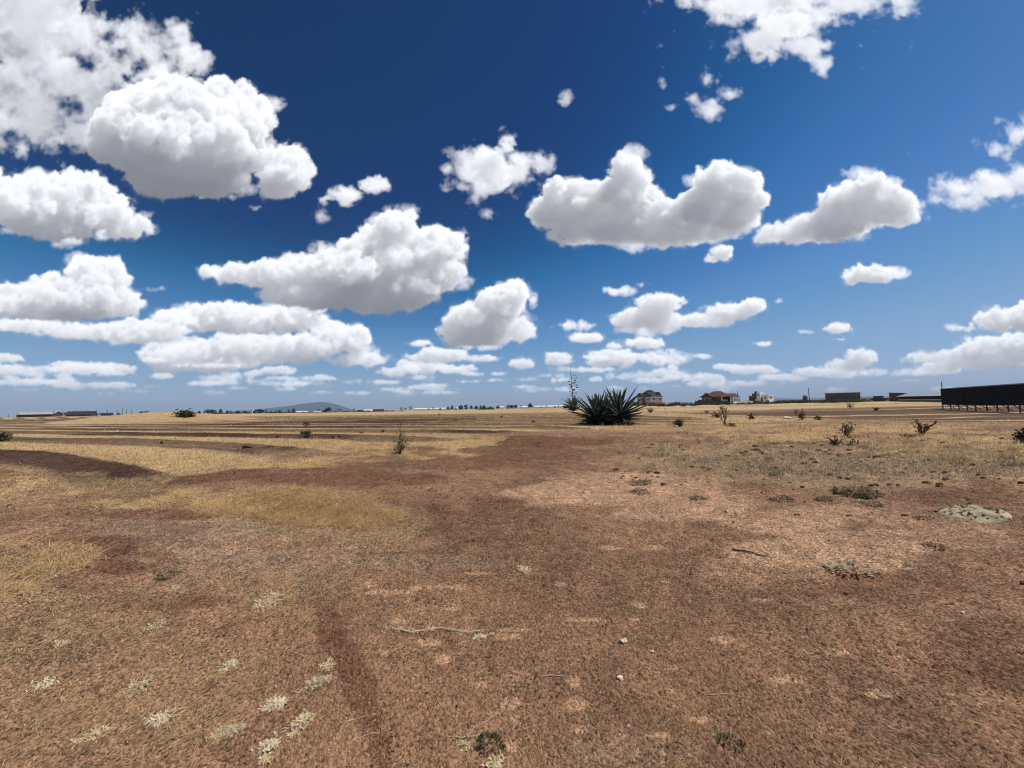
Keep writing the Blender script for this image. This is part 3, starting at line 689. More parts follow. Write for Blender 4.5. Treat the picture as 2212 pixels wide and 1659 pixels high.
rosette('agave_plant', pB, 58, sA*1.06, 'big dark agave with a wide leaf fan, nearest the dark roofed house', LEAVES, 8, -14, 88, .40, 20, 26)
rosette('agave_plant', pC, 46, sA*1.05, 'upright agave squeezed between the two big agaves, paler in the middle', LEAVES[:3]+GREEN[:1], 15, 8, 88, .34, 8, 14)
pD = at(2152, 1541); kD = pD.y*MPP
ag = rosette('flowering_agave', pD, 70, 52*kD/1.15, 'small green agave bearing the tall flower stalk, behind the big agaves', GREEN+LEAVES[:1], 23, -6, 84, .3, 6)
stalk_m = mat('agave_stalk', (.07, .065, .045), .9, .3, 12.0, .1); flower_m = mat('agave_flower', (.05, .05, .028), .9, .35, 20.0, .1)
def stalk():
    H = 158*kD; b = MB()
    pts = [(-.10*(1-t)*kD*4+math.sin(t*5)*.01, 0, t*H) for t in [i/10 for i in range(11)]]
    pts = [((-8*t)*kD+math.sin(t*6)*.02, 0, t*H) for t in [i/10 for i in range(11)]]
    b.tube(pts, [max(.03, .115*(1-.75*t/10)) for t in range(11)], 7); b.build('flower_stalk', stalk_m, ag, smooth=True)
    rg = random.Random(4); heads = ((1030,485,.6),(1115,495,.8),(1040,525,.6),(1125,540,.8),(1025,555,.9),(1100,585,1.2),(1000,600,1.1),(1105,620,1.3),(1072,637,1.0),(1010,655,1.2),(1130,668,1.2),(1030,685,1.3),(1040,705,1.1),(1130,712,1.1),(1010,733,1.1),(1085,750,1.7),(1012,777,.9),(1128,790,.9),(1055,810,1.2),(1115,832,.6),(1030,845,.7),(1095,858,.8))
    for X, Y, s in heads:
        px, py = 1920+X/4.608, 1300+Y/4.608
        z = (1541-py)*kD; t = z/H; sx = (-8*t)*kD; x = (px-2152)*kD; yy = rg.uniform(-1, 1)*.55*abs(x-sx)
        b = MB(); b.tube([(sx, 0, z-.12), ((sx+x)/2, yy/2, z-.10), (x, yy, z)], [.035, .03, .025], 5); br = b.build('branch', stalk_m, ag)
        f = MB(); f.lump((x, yy, z+.04), (.21*s, .19*s, .10*s), int(X), .25, 8, 5); f.build('flower_cluster', flower_m, br, smooth=True)
stalk()
# ------------------------------------------------------------------ shrubs, weeds, tufts
twig_m = mat('twig', (.10, .07, .05), .95, .3, 20, .1); leaf_m = mat('shrub_leaf', (.105, .110, .055), .85, .4, 14, .15, transl=.15)
grey_leaf_m = mat('grey_leaf', (.215, .18, .095), .9, .35, 14, .1, transl=.15); dark_leaf_m = mat('dark_leaf', (.055, .060, .026), .85, .4, 14, .15)
pale_twig_m = mat('pale_twig', (.25, .19, .14), .95, .3, 20, .1); dead_leaf_m = mat('dead_leaf', (.12, .075, .045), .95, .35, 14, .1)
def shrub(name, loc, h, w, label, seed, stems=6, leaves=220, lm=leaf_m, tm=twig_m, size=.03, spread=.6, start=.25, cat='shrub', group='shrubs scattered over the field', rad=.012, clump=3):
    rg = random.Random(seed); t = thing(name, loc, label, cat, group); b = MB(); tips = []
    for i in range(stems):
        a = rg.uniform(0, 6.283); r = rg.uniform(.2, 1)*spread; p = Vector((0, 0, -.02)); d = Vector((math.cos(a)*r, math.sin(a)*r, 1)).normalized(); seg = h*rg.uniform(.7, 1.05)/5; pts = [p.copy()]
        for k in range(5):
            d = (d+Vector((rg.uniform(-.35, .35), rg.uniform(-.35, .35), rg.uniform(-.05, .2)))).normalized(); p = p+d*seg; pts.append(p.copy())
            if (k+1)/5 > start: tips.append((p.copy(), d.copy()))
            if k > 0:
                for _ in range(2):
                    e = (d+Vector((rg.uniform(-1, 1), rg.uniform(-1, 1), rg.uniform(-.2, .6)))).normalized(); q = p+e*seg*rg.uniform(.7, 1.3)
                    b.tube([p, (p+q)/2+Vector((0, 0, .01)), q], [rad*.5, rad*.4, rad*.2], 4, False)
                    if (k+1)/5 > start: tips += [(q, e), ((p+q)/2, e)]
        b.tube(pts, [rad*(1.15-.17*k) for k in range(6)], 5)
    sx = w/max(.01, 2*max(max(abs(p.x) for p, _ in tips), .05))
    b.v = [(x*sx, y*sx, z) for x, y, z in b.v]; b.build('stem', tm, t)
    if leaves:
        f = MB()
        for i in range(leaves):
            p, d = rg.choice(tips); p = Vector((p.x*sx, p.y*sx, p.z))
            n = Vector((rg.gauss(0, 1), rg.gauss(0, 1), rg.gauss(.5, 1))).normalized(); u = n.orthogonal().normalized(); v = n.cross(u); s = size*rg.uniform(.6, 1.4)
            c = p+Vector((rg.gauss(0, 1), rg.gauss(0, 1), rg.gauss(0, .8)))*size*clump*.5
            c.z = max(c.z, .01)
            f.poly(c-u*s, c+v*s*.5, c+u*s, c-v*s*.5)
        f.build('foliage', lm, t)
    return t
def put_shrub(px, py, hpx, wpx, label, seed, **kw):
    p = at(px, py); k = p.y*MPP; return shrub('shrub', p-Vector((0, 0, .01)), hpx*k, wpx*k, label, seed, **kw)
put_shrub(1497, 1702, 74, 84, 'bushy grey green shrub at the edge of the yellow grass, left of the bare track', 1, stems=12, leaves=330, lm=grey_leaf_m, size=.022, start=.1, spread=1.0, rad=.010)
put_shrub(1506, 1690, 130, 22, 'tall thin dead stalk rising out of the grey green shrub', 2, stems=1, leaves=26, lm=dead_leaf_m, size=.025, spread=.1, cat='stalk')
put_shrub(1145, 1642, 26, 32, 'small leafy shrub on the dark furrow bank left of the middle', 3, stems=6, leaves=160, size=.05)
put_shrub(1148, 1598, 14, 12, 'tiny dark twiggy plant standing on a far furrow bank', 4, stems=4, leaves=60, lm=dead_leaf_m, size=.06)
put_shrub(2718, 1594, 72, 44, 'tall bare dead bush with pale twigs below the bungalow', 5, stems=7, leaves=70, lm=dead_leaf_m, tm=pale_twig_m, size=.035, spread=.35, rad=.02, start=.6)
put_shrub(2742, 1600, 16, 40, 'low dark leafy bush at the foot of the bare dead bush', 6, stems=7, leaves=190, lm=dark_leaf_m, size=.03)
put_shrub(2548, 1600, 26, 34, 'dense dark green bush beside a white pebble, right of the agaves', 7, stems=8, leaves=420, lm=dark_leaf_m, size=.035, start=0)
put_shrub(2812, 1572, 20, 26, 'dark bent stump of dry twigs right of the bare dead bush', 8, stems=6, leaves=90, lm=dead_leaf_m, size=.05)
put_shrub(2985, 1560, 24, 16, 'dark round shrub left of the pair by the white slab', 9, stems=6, leaves=110, lm=leaf_m, size=.06, start=.4)
put_shrub(3006, 1575, 34, 22, 'leafy olive shrub just right of the white slab', 10, stems=7, leaves=140, lm=leaf_m, size=.05, start=.2)
put_shrub(3070, 1575, 12, 14, 'small olive tuft of leaves further right of the white slab', 11, stems=5, leaves=90, lm=leaf_m, size=.05)
put_shrub(3172, 1640, 52, 52, 'loose grey green thorn bush in the tall yellow grass', 12, stems=8, leaves=150, lm=grey_leaf_m, size=.03, spread=.7)
put_shrub(3452, 1635, 62, 56, 'forked thorn bush with a dark stem, below the black screen', 13, stems=5, leaves=100, lm=grey_leaf_m, size=.028, spread=.75, rad=.03, start=.35)
put_shrub(3420, 1640, 14, 60, 'low olive weed spreading left of the forked thorn bush', 14, stems=8, leaves=220, lm=leaf_m, size=.025, spread=1.2)
put_shrub(3835, 1660, 50, 30, 'dark green bush cut by the right hand edge of the view', 15, stems=8, leaves=240, lm=dark_leaf_m, size=.03)
put_shrub(3190, 1535, 26, 12, 'small dark bush in front of the unfinished block building', 16, stems=5, leaves=120, lm=dark_leaf_m, size=.10)
put_shrub(3286, 1540, 10, 14, 'low dark bush in front of the stepped dark house', 17, stems=5, leaves=90, lm=dark_leaf_m, size=.10)
put_shrub(2438, 1548, 16, 28, 'rounded dark bush just right of the agave leaf tips', 18, stems=8, leaves=240, lm=dark_leaf_m, size=.06, start=0)
put_shrub(2498, 1558, 26, 18, 'curved bare sapling in the grass right of the agaves', 19, stems=2, leaves=20, lm=leaf_m, tm=pale_twig_m, size=.04, spread=.3)
put_shrub(2650, 1550, 10, 14, 'small dark bush on the grass below the bungalow pole', 20, stems=5, leaves=90, lm=dark_leaf_m, size=.07)
put_shrub(10, 1655, 30, 34, 'dark shrub cut by the left hand edge of the view', 21, stems=8, leaves=260, lm=leaf_m, size=.05, start=0)
put_shrub(698, 1562, 15, 58, 'wide low green bush on the skyline behind the furrows', 22, stems=14, leaves=420, lm=dark_leaf_m, size=.14, spread=1.0, start=0)
put_shrub(3130, 1672, 28, 60, 'dead twiggy stems sticking out of the heap of dark clods', 23, stems=8, leaves=60, lm=dead_leaf_m, size=.025, spread=.5)
put_shrub(3195, 1670, 28, 10, 'single dark dead seed stalk beside the heap of clods', 24, stems=1, leaves=40, lm=dead_leaf_m, size=.03, spread=.1, cat='stalk')
put_shrub(2690, 1566, 16, 30, 'low brown scrub behind the bare dead bush', 25, stems=6, leaves=100, lm=dead_leaf_m, size=.06)
weed_m = mat('weed_leaf', (.175, .165, .075), .85, .35, 30, .15, transl=.2); pale_weed_m = mat('pale_weed_leaf', (.34, .31, .21), .9, .3, 30, .1, transl=.2)
def weed(px, py, wpx, hpx, label, seed, m=weed_m, n=150, cat='weed', name='weed'):
    """a low mat of small leaves hugging the soil"""
    p = at(px, py); k = p.y*MPP; w = wpx*k/2; h = max(.02, hpx*k*.65); rg = random.Random(seed); b = MB()
    for i in range(n):
        a = rg.uniform(0, 6.283); r = math.sqrt(rg.random())*w; x, y = math.cos(a)*r, math.sin(a)*r*.8; z = gz(p.x+x, p.y+y)-p.z
        L = w*rg.uniform(.16, .34); e = rg.uniform(.1, 1.2); d = Vector((math.cos(a+rg.uniform(-1, 1))*math.cos(e), math.sin(a+rg.uniform(-1, 1))*math.cos(e), math.sin(e)*.8)); s = d.cross((0, 0, 1)).normalized()*L*rg.uniform(.16, .32)
        c = Vector((x, y, z+h*(1-(r/w)**2)*rg.random()*.7)); b.poly(c, c+d*L*.5-s, c+d*L, c+d*L*.5+s)
    return tag(b.build(name, m, None, p), label, cat, 'weeds on the bare ground' if name == 'weed' else 'tufts of dead grass in the foreground')
weed(630, 2158, 74, 34, 'small grey green weed on the bare taupe ground at left', 1)
weed(1837, 2795, 100, 78, 'dark green spiky weed at the bottom edge, left of centre', 2, dark_leaf_m, 190)
weed(2735, 2790, 84, 56, 'dark green spiky weed at the bottom edge, right of centre', 3, dark_leaf_m, 150)
weed(2398, 1812, 84, 16, 'upper flat dark weed of the pair on the pink dirt', 4, grey_leaf_m, 130)
weed(2400, 1848, 64, 26, 'lower greener weed of the pair on the pink dirt', 5)
weed(2618, 1872, 64, 26, 'grey weed on the pink dirt right of the pair', 6)
weed(2932, 1874, 84, 26, 'grey green weed left of the smaller matching weed on the red strip', 7)
weed(3090, 1874, 60, 18, 'small grey weed between two larger ones on the red strip', 8)
weed(3208, 1850, 150, 36, 'widest mat of dry grey green weed on the red strip', 9, grey_leaf_m, 260)
weed(3266, 1888, 76, 14, 'narrow pale weed just below the widest mat', 10, pale_weed_m)
weed(3333, 1822, 32, 12, 'small bright green cushion weed on its own', 11, weed_m, 60)
weed(2905, 1776, 40, 18, 'round grey weed at the edge of the rubble grass', 12)
weed(3512, 2054, 80, 24, 'dull green weed on the pale dirt at far right', 13)
weed(2002, 1953, 36, 14, 'grey green weed alone on the red soil near the centre', 14)
weed(3640, 1925, 170, 26, 'pale green weed growing over the mossy mound', 20, weed_m, 110)
weed(3462, 1943, 60, 12, 'thin weed in front of the mossy mound', 15)
weed(2187, 1645, 26, 12, 'bright green sprig on the red soil below the agaves', 16, weed_m, 70)
weed(2780, 1990, 24, 12, 'tiny grey green sprig beside the fallen stick', 17, weed_m, 40)
weed(3180, 2140, 140, 26, 'heap of dry grey plant litter on the soil at right', 18, mat('litter', (.42, .34, .22), .9, .4, 40, .1), 170)
weed(2740, 1873, 44, 10, 'faint flat weed between the pink dirt and the red strip', 19, grey_leaf_m, 60)
tuft_m = mat('tuft_blade', (.78, .67, .48), .9, .25, 40, .15, transl=.25)
def tuft(px, py, wpx, label, seed, n=120):
    p = at(px, py); k = p.y*MPP; w = wpx*k/2; rg = random.Random(seed); b = MB(); long = rg.uniform(0, 3.14); hubs = [(Vector((0, 0)), 1.0)]
    for _ in range(rg.randint(2, 5)): q = rg.gauss(0, .45)*w; hubs.append((Vector((math.cos(long)*q+rg.gauss(0, .1)*w, math.sin(long)*q+rg.gauss(0, .1)*w)), rg.uniform(.25, .8)))
    for i in range(n):
        c0, sc = rg.choice(hubs)
        if i % 3 == 0: c0, sc = Vector((rg.gauss(0, .26)*w, rg.gauss(0, .2)*w)), .9
        a = rg.uniform(0, 6.283); r = rg.random()*w*.28*sc; x, y = c0.x+math.cos(a)*r, c0.y+math.sin(a)*r; z = gz(p.x+x, p.y+y)-p.z
        L = w*rg.uniform(.16, .6)*sc*(1.6 if rg.random() < .06 else 1); e = rg.uniform(.0, .55) if rg.random() < .75 else rg.uniform(.4, 1.1); a2 = a+rg.gauss(0, 1.0); d = Vector((math.cos(a2)*math.cos(e), math.sin(a2)*math.cos(e), math.sin(e)*.7)); s = Vector((-d.y, d.x, 0)).normalized()*rg.uniform(.0022, .0046)
        c = Vector((x, y, z)); m = c+d*L*.55+Vector((rg.gauss(0, .04)*L, rg.gauss(0, .04)*L, .004)); t = c+d*L-Vector((0, 0, L*.15))
        b.poly(c-s, c+s, m+s*.8, m-s*.8); b.poly(m-s*.8, m+s*.8, t)
    return tag(b.build('grass_tuft', (tuft_m, tuft_m2, tuft_m3)[seed % 3], None, p), label, 'grass tuft', 'tufts of dead grass in the foreground')
tuft_m2 = mat('tuft_blade_dull', (.60, .49, .32), .9, .35, 40, .15, transl=.25); tuft_m3 = mat('tuft_blade_straw', (.70, .58, .36), .9, .3, 40, .15, transl=.25)
for i, (px, py, w, lb) in enumerate((
    (1130, 2712, 130, 'palest starburst tuft of dead grass at the bottom, just left of the dark soil streak'),
    (1030, 2636, 120, 'whitish dead grass tuft above and left of the palest starburst tuft'),
    (1185, 2560, 130, 'long pale dead grass tuft, upper one of the row beside the dark soil streak'),
    (1225, 2500, 80, 'small dead grass tuft at the top of the row beside the dark soil streak'),
    (1010, 2800, 110, 'ragged dead grass tuft at the bottom edge below the whitish tuft'),
    (870, 2740, 110, 'dead grass tuft in the middle of the row along the lower left'),
    (810, 2760, 80, 'small sparse tuft just left of the middle of the lower left row'),
    (600, 2700, 130, 'wide straw coloured tuft on the lower left with long blades'),
    (520, 2580, 150, 'broad whitish patch of dead grass in the lower left'),
    (350, 2770, 120, 'dead grass tuft close to the bottom edge, far left'),
    (170, 2560, 110, 'faint dead grass tuft near the left edge'),
    (570, 2350, 110, 'dead grass tuft halfway down on the left'),
    (230, 2420, 80, 'bright little tuft near the left edge, halfway down'),
    (860, 2490, 100, 'short pale tuft in the middle of the left foreground'),
    (660, 2215, 100, 'flat whitish tuft below the grey green weed at left'),
    (1000, 2260, 170, 'largest dry grass tuft, beside the top of the dark soil streak'),
    (1795, 2386, 70, 'dense pale tuft at the right end of the dried runner'),
    (1745, 2800, 90, 'dry straw tuft beside the dark spiky weed at the bottom edge'),
    (1855, 2860, 110, 'whitish dry tuft cut by the bottom edge below the spiky weed'),
    (1970, 2140, 90, 'small bleached tuft alone near the centre of the bare soil'),
    (2495, 2186, 46, 'tiny bleached tuft right of the centre of the bare soil'),
    (1000, 2850, 80, 'stray straw tuft at the very bottom left of the soil streak'))):
    tuft(px, py, w, lb, 50+i, 260 if w > 100 else 170)
def runner():
    p0 = at(1470, 2362); pts = [at(1470+330*t, 2362+8*math.sin(t*9)) for t in [i/14 for i in range(15)]]; b = MB(); rg = random.Random(9)
    b.tube([p-p0+Vector((0, 0, .012)) for p in pts], .0035, 5); st = thing('grass_runner', p0, 'dried pale runner of grass lying across the bare soil', 'grass runner'); b.build('stem', tuft_m, st)
    f = MB()
    for i in range(110):
        q = rg.choice(pts)-p0; a = rg.uniform(0, 6.28); L = rg.uniform(.02, .06); d = Vector((math.cos(a), math.sin(a), rg.uniform(.1, .9)))*L; s = Vector((-d.y, d.x, 0)).normalized()*.0022; q = q+Vector((rg.gauss(0, .02), rg.gauss(0, .012), .006))
        f.poly(q-s, q+s, q+d)
    f.build('blades', tuft_m, st)
runner()
# ------------------------------------------------------------------ stones, sticks and clods
stone_m = mat('pale_stone', (.74, .64, .52), .85, .2, 30, .2, .4); clod_m = mat('soil_clod', (.125, .070, .046), .95, .35, 12, .1, .5); moss_m = mat('mossy_slab', (.38, .31, .20), .95, .5, 9, .1, .8)
def stone(px, py, w, h, d, label, seed, m=stone_m, cat='stone', name='stone', group='stones and clods on the ground', lift=.3):
    p = at(px, py); k = p.y*MPP; b = MB(); b.lump((0, 0, h*k*lift), (w*k/2, d*k/2, h*k/2), seed, .34, 7, 5); return tag(b.build(name, m, None, p, (0, 0, random.Random(seed).uniform(-.3, .3))), label, cat, group)
stone(2340, 2408, 24, 16, 18, 'notched whitish stone, upper of two on the bare soil right of centre', 1)
stone(2328, 2548, 24, 15, 20, 'smooth whitish stone, lower of two on the bare soil right of centre', 2)
stone(2446, 2446, 14, 8, 10, 'small pale chip of stone between and right of the two whitish stones', 3)
stone(3316, 2016, 16, 6, 8, 'little white chip on the pale dirt at right', 4)
stone(2536, 1602, 12, 10, 10, 'white pebble lying beside the dense dark green bush', 5)
stone(3610, 2297, 16, 10, 10, 'pinkish white stone on the soil near the right edge', 6)
stone(2360, 2724, 14, 14, 12, 'pale upright stone chip near the bottom, right of centre', 7)
stone(2950, 1571, 36, 11, 22, 'white flat slab lying in the dry grass at right', 8, mat('white_slab', (.7, .68, .62), .8, .1, 6, .2), 'slab', 'stone_slab')
def earth_mound():
    p = at(3650, 1926); k = p.y*MPP; W, D, H = 112*k, 62*k*1.5, 24*k; b = MB(); n, m = 40, 20
    for i in range(n+1):
        for j in range(m+1):
            u, v = i/n*2-1, j/m*2-1; x, y = u*W, v*D+.12*u*W; d = math.hypot(u, v); e = max(0, 1-d*d)
            h = H*e*(.75+.5*float(fbm(x*3+50, y*3, 3)))+.02*float(fbm(x*14, y*14, 2))*min(1, e*3)-.03*(1-min(1, e*6)); b.v.append((x, y, gz(p.x+x, p.y+y)-p.z+h))
    for i in range(n):
        for j in range(m): a = i*(m+1)+j; b.f.append((a, a+m+1, a+m+2, a+1))
    tag(b.build('earth_mound', moss_m, None, p, smooth=True), 'low pale mossy mound of ground at the right', 'mound')
earth_mound()
for i, (px, py, w, h, lb) in enumerate((
    (945, 1640, 9, 8, 'round dark clod at the end of a furrow bank left of the skyline shrub'), (607, 1664, 13, 9, 'dark clod lying on the second furrow bank at left'), (1252, 1645, 20, 14, 'largest dark clod on the furrow bank right of the small leafy shrub'),
    (1270, 1640, 8, 8, 'small dark clod right next to the largest furrow clod'), (1278, 1641, 8, 10, 'upright dark clod, last of three on the furrow bank'), (1040, 1641, 14, 8, 'flat dark clod on the furrow bank left of the small leafy shrub'),
    (930, 1680, 46, 14, 'long dark heap of soil on the near furrow bank'), (1355, 1625, 16, 8, 'dark clod half hidden in yellow grass near the furrow ends'), (1437, 1620, 14, 10, 'dark clod on the furrow bank straight above the grey green shrub'),
    (1648, 1555, 10, 5, 'small dark clod on the far bare field'), (1882, 1564, 12, 6, 'dark clod in the far stubble left of the flowering agave'), (2000, 1586, 16, 10, 'dark mound of soil left of the big agaves'),
    (1617, 1629, 10, 4, 'flat dark clod in the grass right of the furrow ends'), (3183, 1936, 16, 8, 'dark clod, middle one of three on the pale dirt at right'), (2990, 1936, 20, 6, 'reddish clod, left one of three on the pale dirt at right'),
    (3395, 1932, 24, 6, 'long dark clod, right one of three on the pale dirt'), (3172, 2225, 18, 12, 'purplish clod below the heap of plant litter'), (3835, 2185, 20, 12, 'dark clod cut by the right edge of the view'),
    (2020, 1663, 8, 6, 'lone dark clod on the red soil above the grey green weed'), (510, 1928, 8, 6, 'small black clod on the taupe dirt at left'), (36, 1894, 14, 8, 'dark clod in the tan grass at the left edge'))):
    stone(px, py, w, h, w*.7, lb, 100+i, clod_m, 'clod', 'soil_clod', lift=.38)
def stick(px0, py0, px1, py1, rad, label, m, bend=.02, cat='stick', seed=1):
    a, c = at(px0, py0), at(px1, py1); rg = random.Random(seed); pts = []
    for i in range(7):
        t = i/6; q = a.lerp(c, t)+Vector((rg.uniform(-1, 1)*bend, rg.uniform(-1, 1)*bend, 0)); q.z = gz(q.x, q.y)+rad*1.2; pts.append(q-a)
    b = MB(); b.tube(pts, [rad*(1-.07*i) for i in range(7)], 6); return tag(b.build('stick', m, None, a, smooth=True), label, cat, 'sticks and stalks on the ground')
stick_m = mat('bleached_stick', (.46, .37, .27), .85, .25, 20, .15); dark_stick_m = mat('dark_stick', (.12, .075, .055), .9, .3, 20, .1)
stick(2748, 2060, 2832, 2075, .008, 'dark half of the broken stick beside the tiny sprig', dark_stick_m, .004); stick(2836, 2076, 2888, 2091, .008, 'pale bleached half of the broken stick on the soil', stick_m, .002)
stick(2022, 2534, 2140, 2538, .004, 'straight straw stalk lying left of the lower whitish stone', stick_m, .004, 'stalk', 2)
stick(1690, 2770, 1818, 2758, .004, 'straw stalk beside the dark spiky weed at the bottom', stick_m, .004, 'stalk', 3)
stick(1746, 2760, 1858, 2674, .0028, 'long thin bent straw leaning up from the bottom weed', stick_m, .012, 'stalk', 4)
stick(1274, 2724, 1420, 2664, .003, 'long curved straw stem left of the bottom centre', stick_m, .01, 'stalk', 5)
stick(1290, 2790, 1420, 2746, .003, 'second curved straw stem below the long one', stick_m, .012, 'stalk', 6)
stick(2652, 2610, 2756, 2610, .003, 'thin straight straw on the right of the foreground', stick_m, .004, 'stalk', 7)
stick(2560, 2236, 2690, 2240, .003, 'faint thin straw lying right of the upper stones', stick_m, .006, 'stalk', 8)
stick(3370, 2232, 3480, 2222, .003, 'pale branching straw on the dark soil at right', stick_m, .012, 'stalk', 9)
stick(2834, 2366, 2890, 2376, .004, 'short pale straw in the middle of the right foreground', stick_m, .004, 'stalk', 10)
stick(120, 2240, 225, 2226, .004, 'pale straw stem lying on the bare soil far left', stick_m, .01, 'stalk', 11)
print('plants', round(time.time()-T_START, 1))
# heap of dark clods right of the bare track
def rubble():
    rg = random.Random(77); b = MB()
    for i in range(90):
        px, py = rg.gauss(3060, 200), rg.gauss(1702, 30)
        if not (1655 < py < 1760): continue
        p = at(px, py); s = .012+.045*rg.random()**2; b.lump((p.x, p.y, p.z-s*.05), (s*rg.uniform(1.1, 2), s, s*.75), i, .35, 7, 5)
    for i in range(160):
        px, py = rg.uniform(2300, 3840), rg.uniform(1640, 1830); p = at(px, py); s = rg.uniform(.015, .045); b.lump((p.x, p.y, p.z), (s*1.3, s, s*.8), 900+i, .3, 5, 4)
    tag(b.build('rubble', clod_m), kind='stuff')
rubble()
# ------------------------------------------------------------------ buildings on the skyline
def site(px, depth): 
    p = out(px, depth); return p, -math.atan2(p.x, p.y)
wall_grey = mat('grey_block_wall', (.17, .155, .135), .95, .25, 1.2, .1); wall_stone = mat('stone_wall', (.46, .42, .34), .95, .25, 1.5, .1); wall_pink = mat('cream_render', (.66, .57, .50), .9, .08, .8, .1)
wall_white = mat('white_render', (.80, .79, .76), .9, .06, .8, .15); roof_dark = mat('charcoal_tiles', (.035, .036, .036), .8, .3, 1.6, .2); roof_brown = mat('brown_tiles', (.115, .062, .048), .85, .25, 1.6, .2)
block_wall = mat('stone_block_wall', (.105, .095, .082), .95, .35, 1.6, .1)
pane_m = mat('dark_glass', (.012, .014, .016), .25, .1, 2, .5); trim_m = mat('white_trim', (.75, .73, .69), .8, .06, 2, .2); dark_wall = mat('dark_block_wall', (.075, .068, .058), .95, .3, 1.0, .1)
iron_m = mat('iron_sheet', (.36, .37, .37), .5, .15, 1.0, .4, metal=.0); red_roof = mat('red_sheet', (.45, .10, .075), .7, .12, 1, .2); wood_m = mat('weathered_wood', (.13, .10, .085), .9, .25, 4, .1)
black_m = mat('black_sheet', (.013, .013, .014), .85, .3, 1.0, .1); brick_m = mat('brown_brick', (.13, .085, .065), .95, .25, 3, .1); tank_m = mat('black_tank', (.012, .012, .013), .5, .1, 2, .4); steel_m = mat('dark_steel', (.05, .04, .036), .6, .2, 5, .3)
def window(t, x, y, z, w, h, face, frame=trim_m, mull=True):
    """a framed pane on a wall; face 'y-' or 'x+' is the way it looks"""
    b = MB(); g = MB(); f = .09
    def bar(u0, z0, u1, z1, d0, d1, mb):
        if face == 'y-': mb.box(x+u0, y-d1, z+z0, x+u1, y-d0, z+z1)
        else: mb.box(x+d0, y+u0, z+z0, x+d1, y+u1, z+z1)
    bar(-w/2, -h/2, w/2, -h/2+f, .003, .07, b); bar(-w/2, h/2-f, w/2, h/2, .003, .07, b); bar(-w/2, -h/2+f, -w/2+f, h/2-f, .003, .07, b); bar(w/2-f, -h/2+f, w/2, h/2-f, .003, .07, b)
    if mull: bar(-.03, -h/2+f, .03, h/2-f, .035, .06, b)
    wd = b.build('window', frame, t); bar(-w/2+f, -h/2+f, w/2-f, h/2-f, .004, .03, g); g.build('pane', pane_m, wd); return wd
def ring(x0, y0, x1, y1, z): return [(x0, y0, z), (x1, y0, z), (x1, y1, z), (x0, y1, z)]
def hip(b, x0, y0, x1, y1, z0, z1, rx0, rx1, ry=None, mid=None):
    """a hip roof with a ridge from rx0 to rx1; mid = (inset share, height share) makes it bell-cast"""
    ry = (y0+y1)/2 if ry is None else ry; A = ring(x0, y0, x1, y1, z0); T = ring(rx0, ry-.08, rx1, ry+.08, z1)
    U = ring(x0, y0, x1, y1, z0-.12)
    if mid:
        i, h = mid; M = [tuple(a[k]+(t[k]-a[k])*(i if k < 2 else h) for k in range(3)) for a, t in zip(A, T)]
        b.hull(A, M); b.hull([(p[0], p[1], p[2]+.002) for p in M], T)
    else: b.hull(A, T)
    b.hull([(p[0]*1.0, p[1], p[2]) for p in U], [(p[0], p[1], p[2]-.004) for p in A])
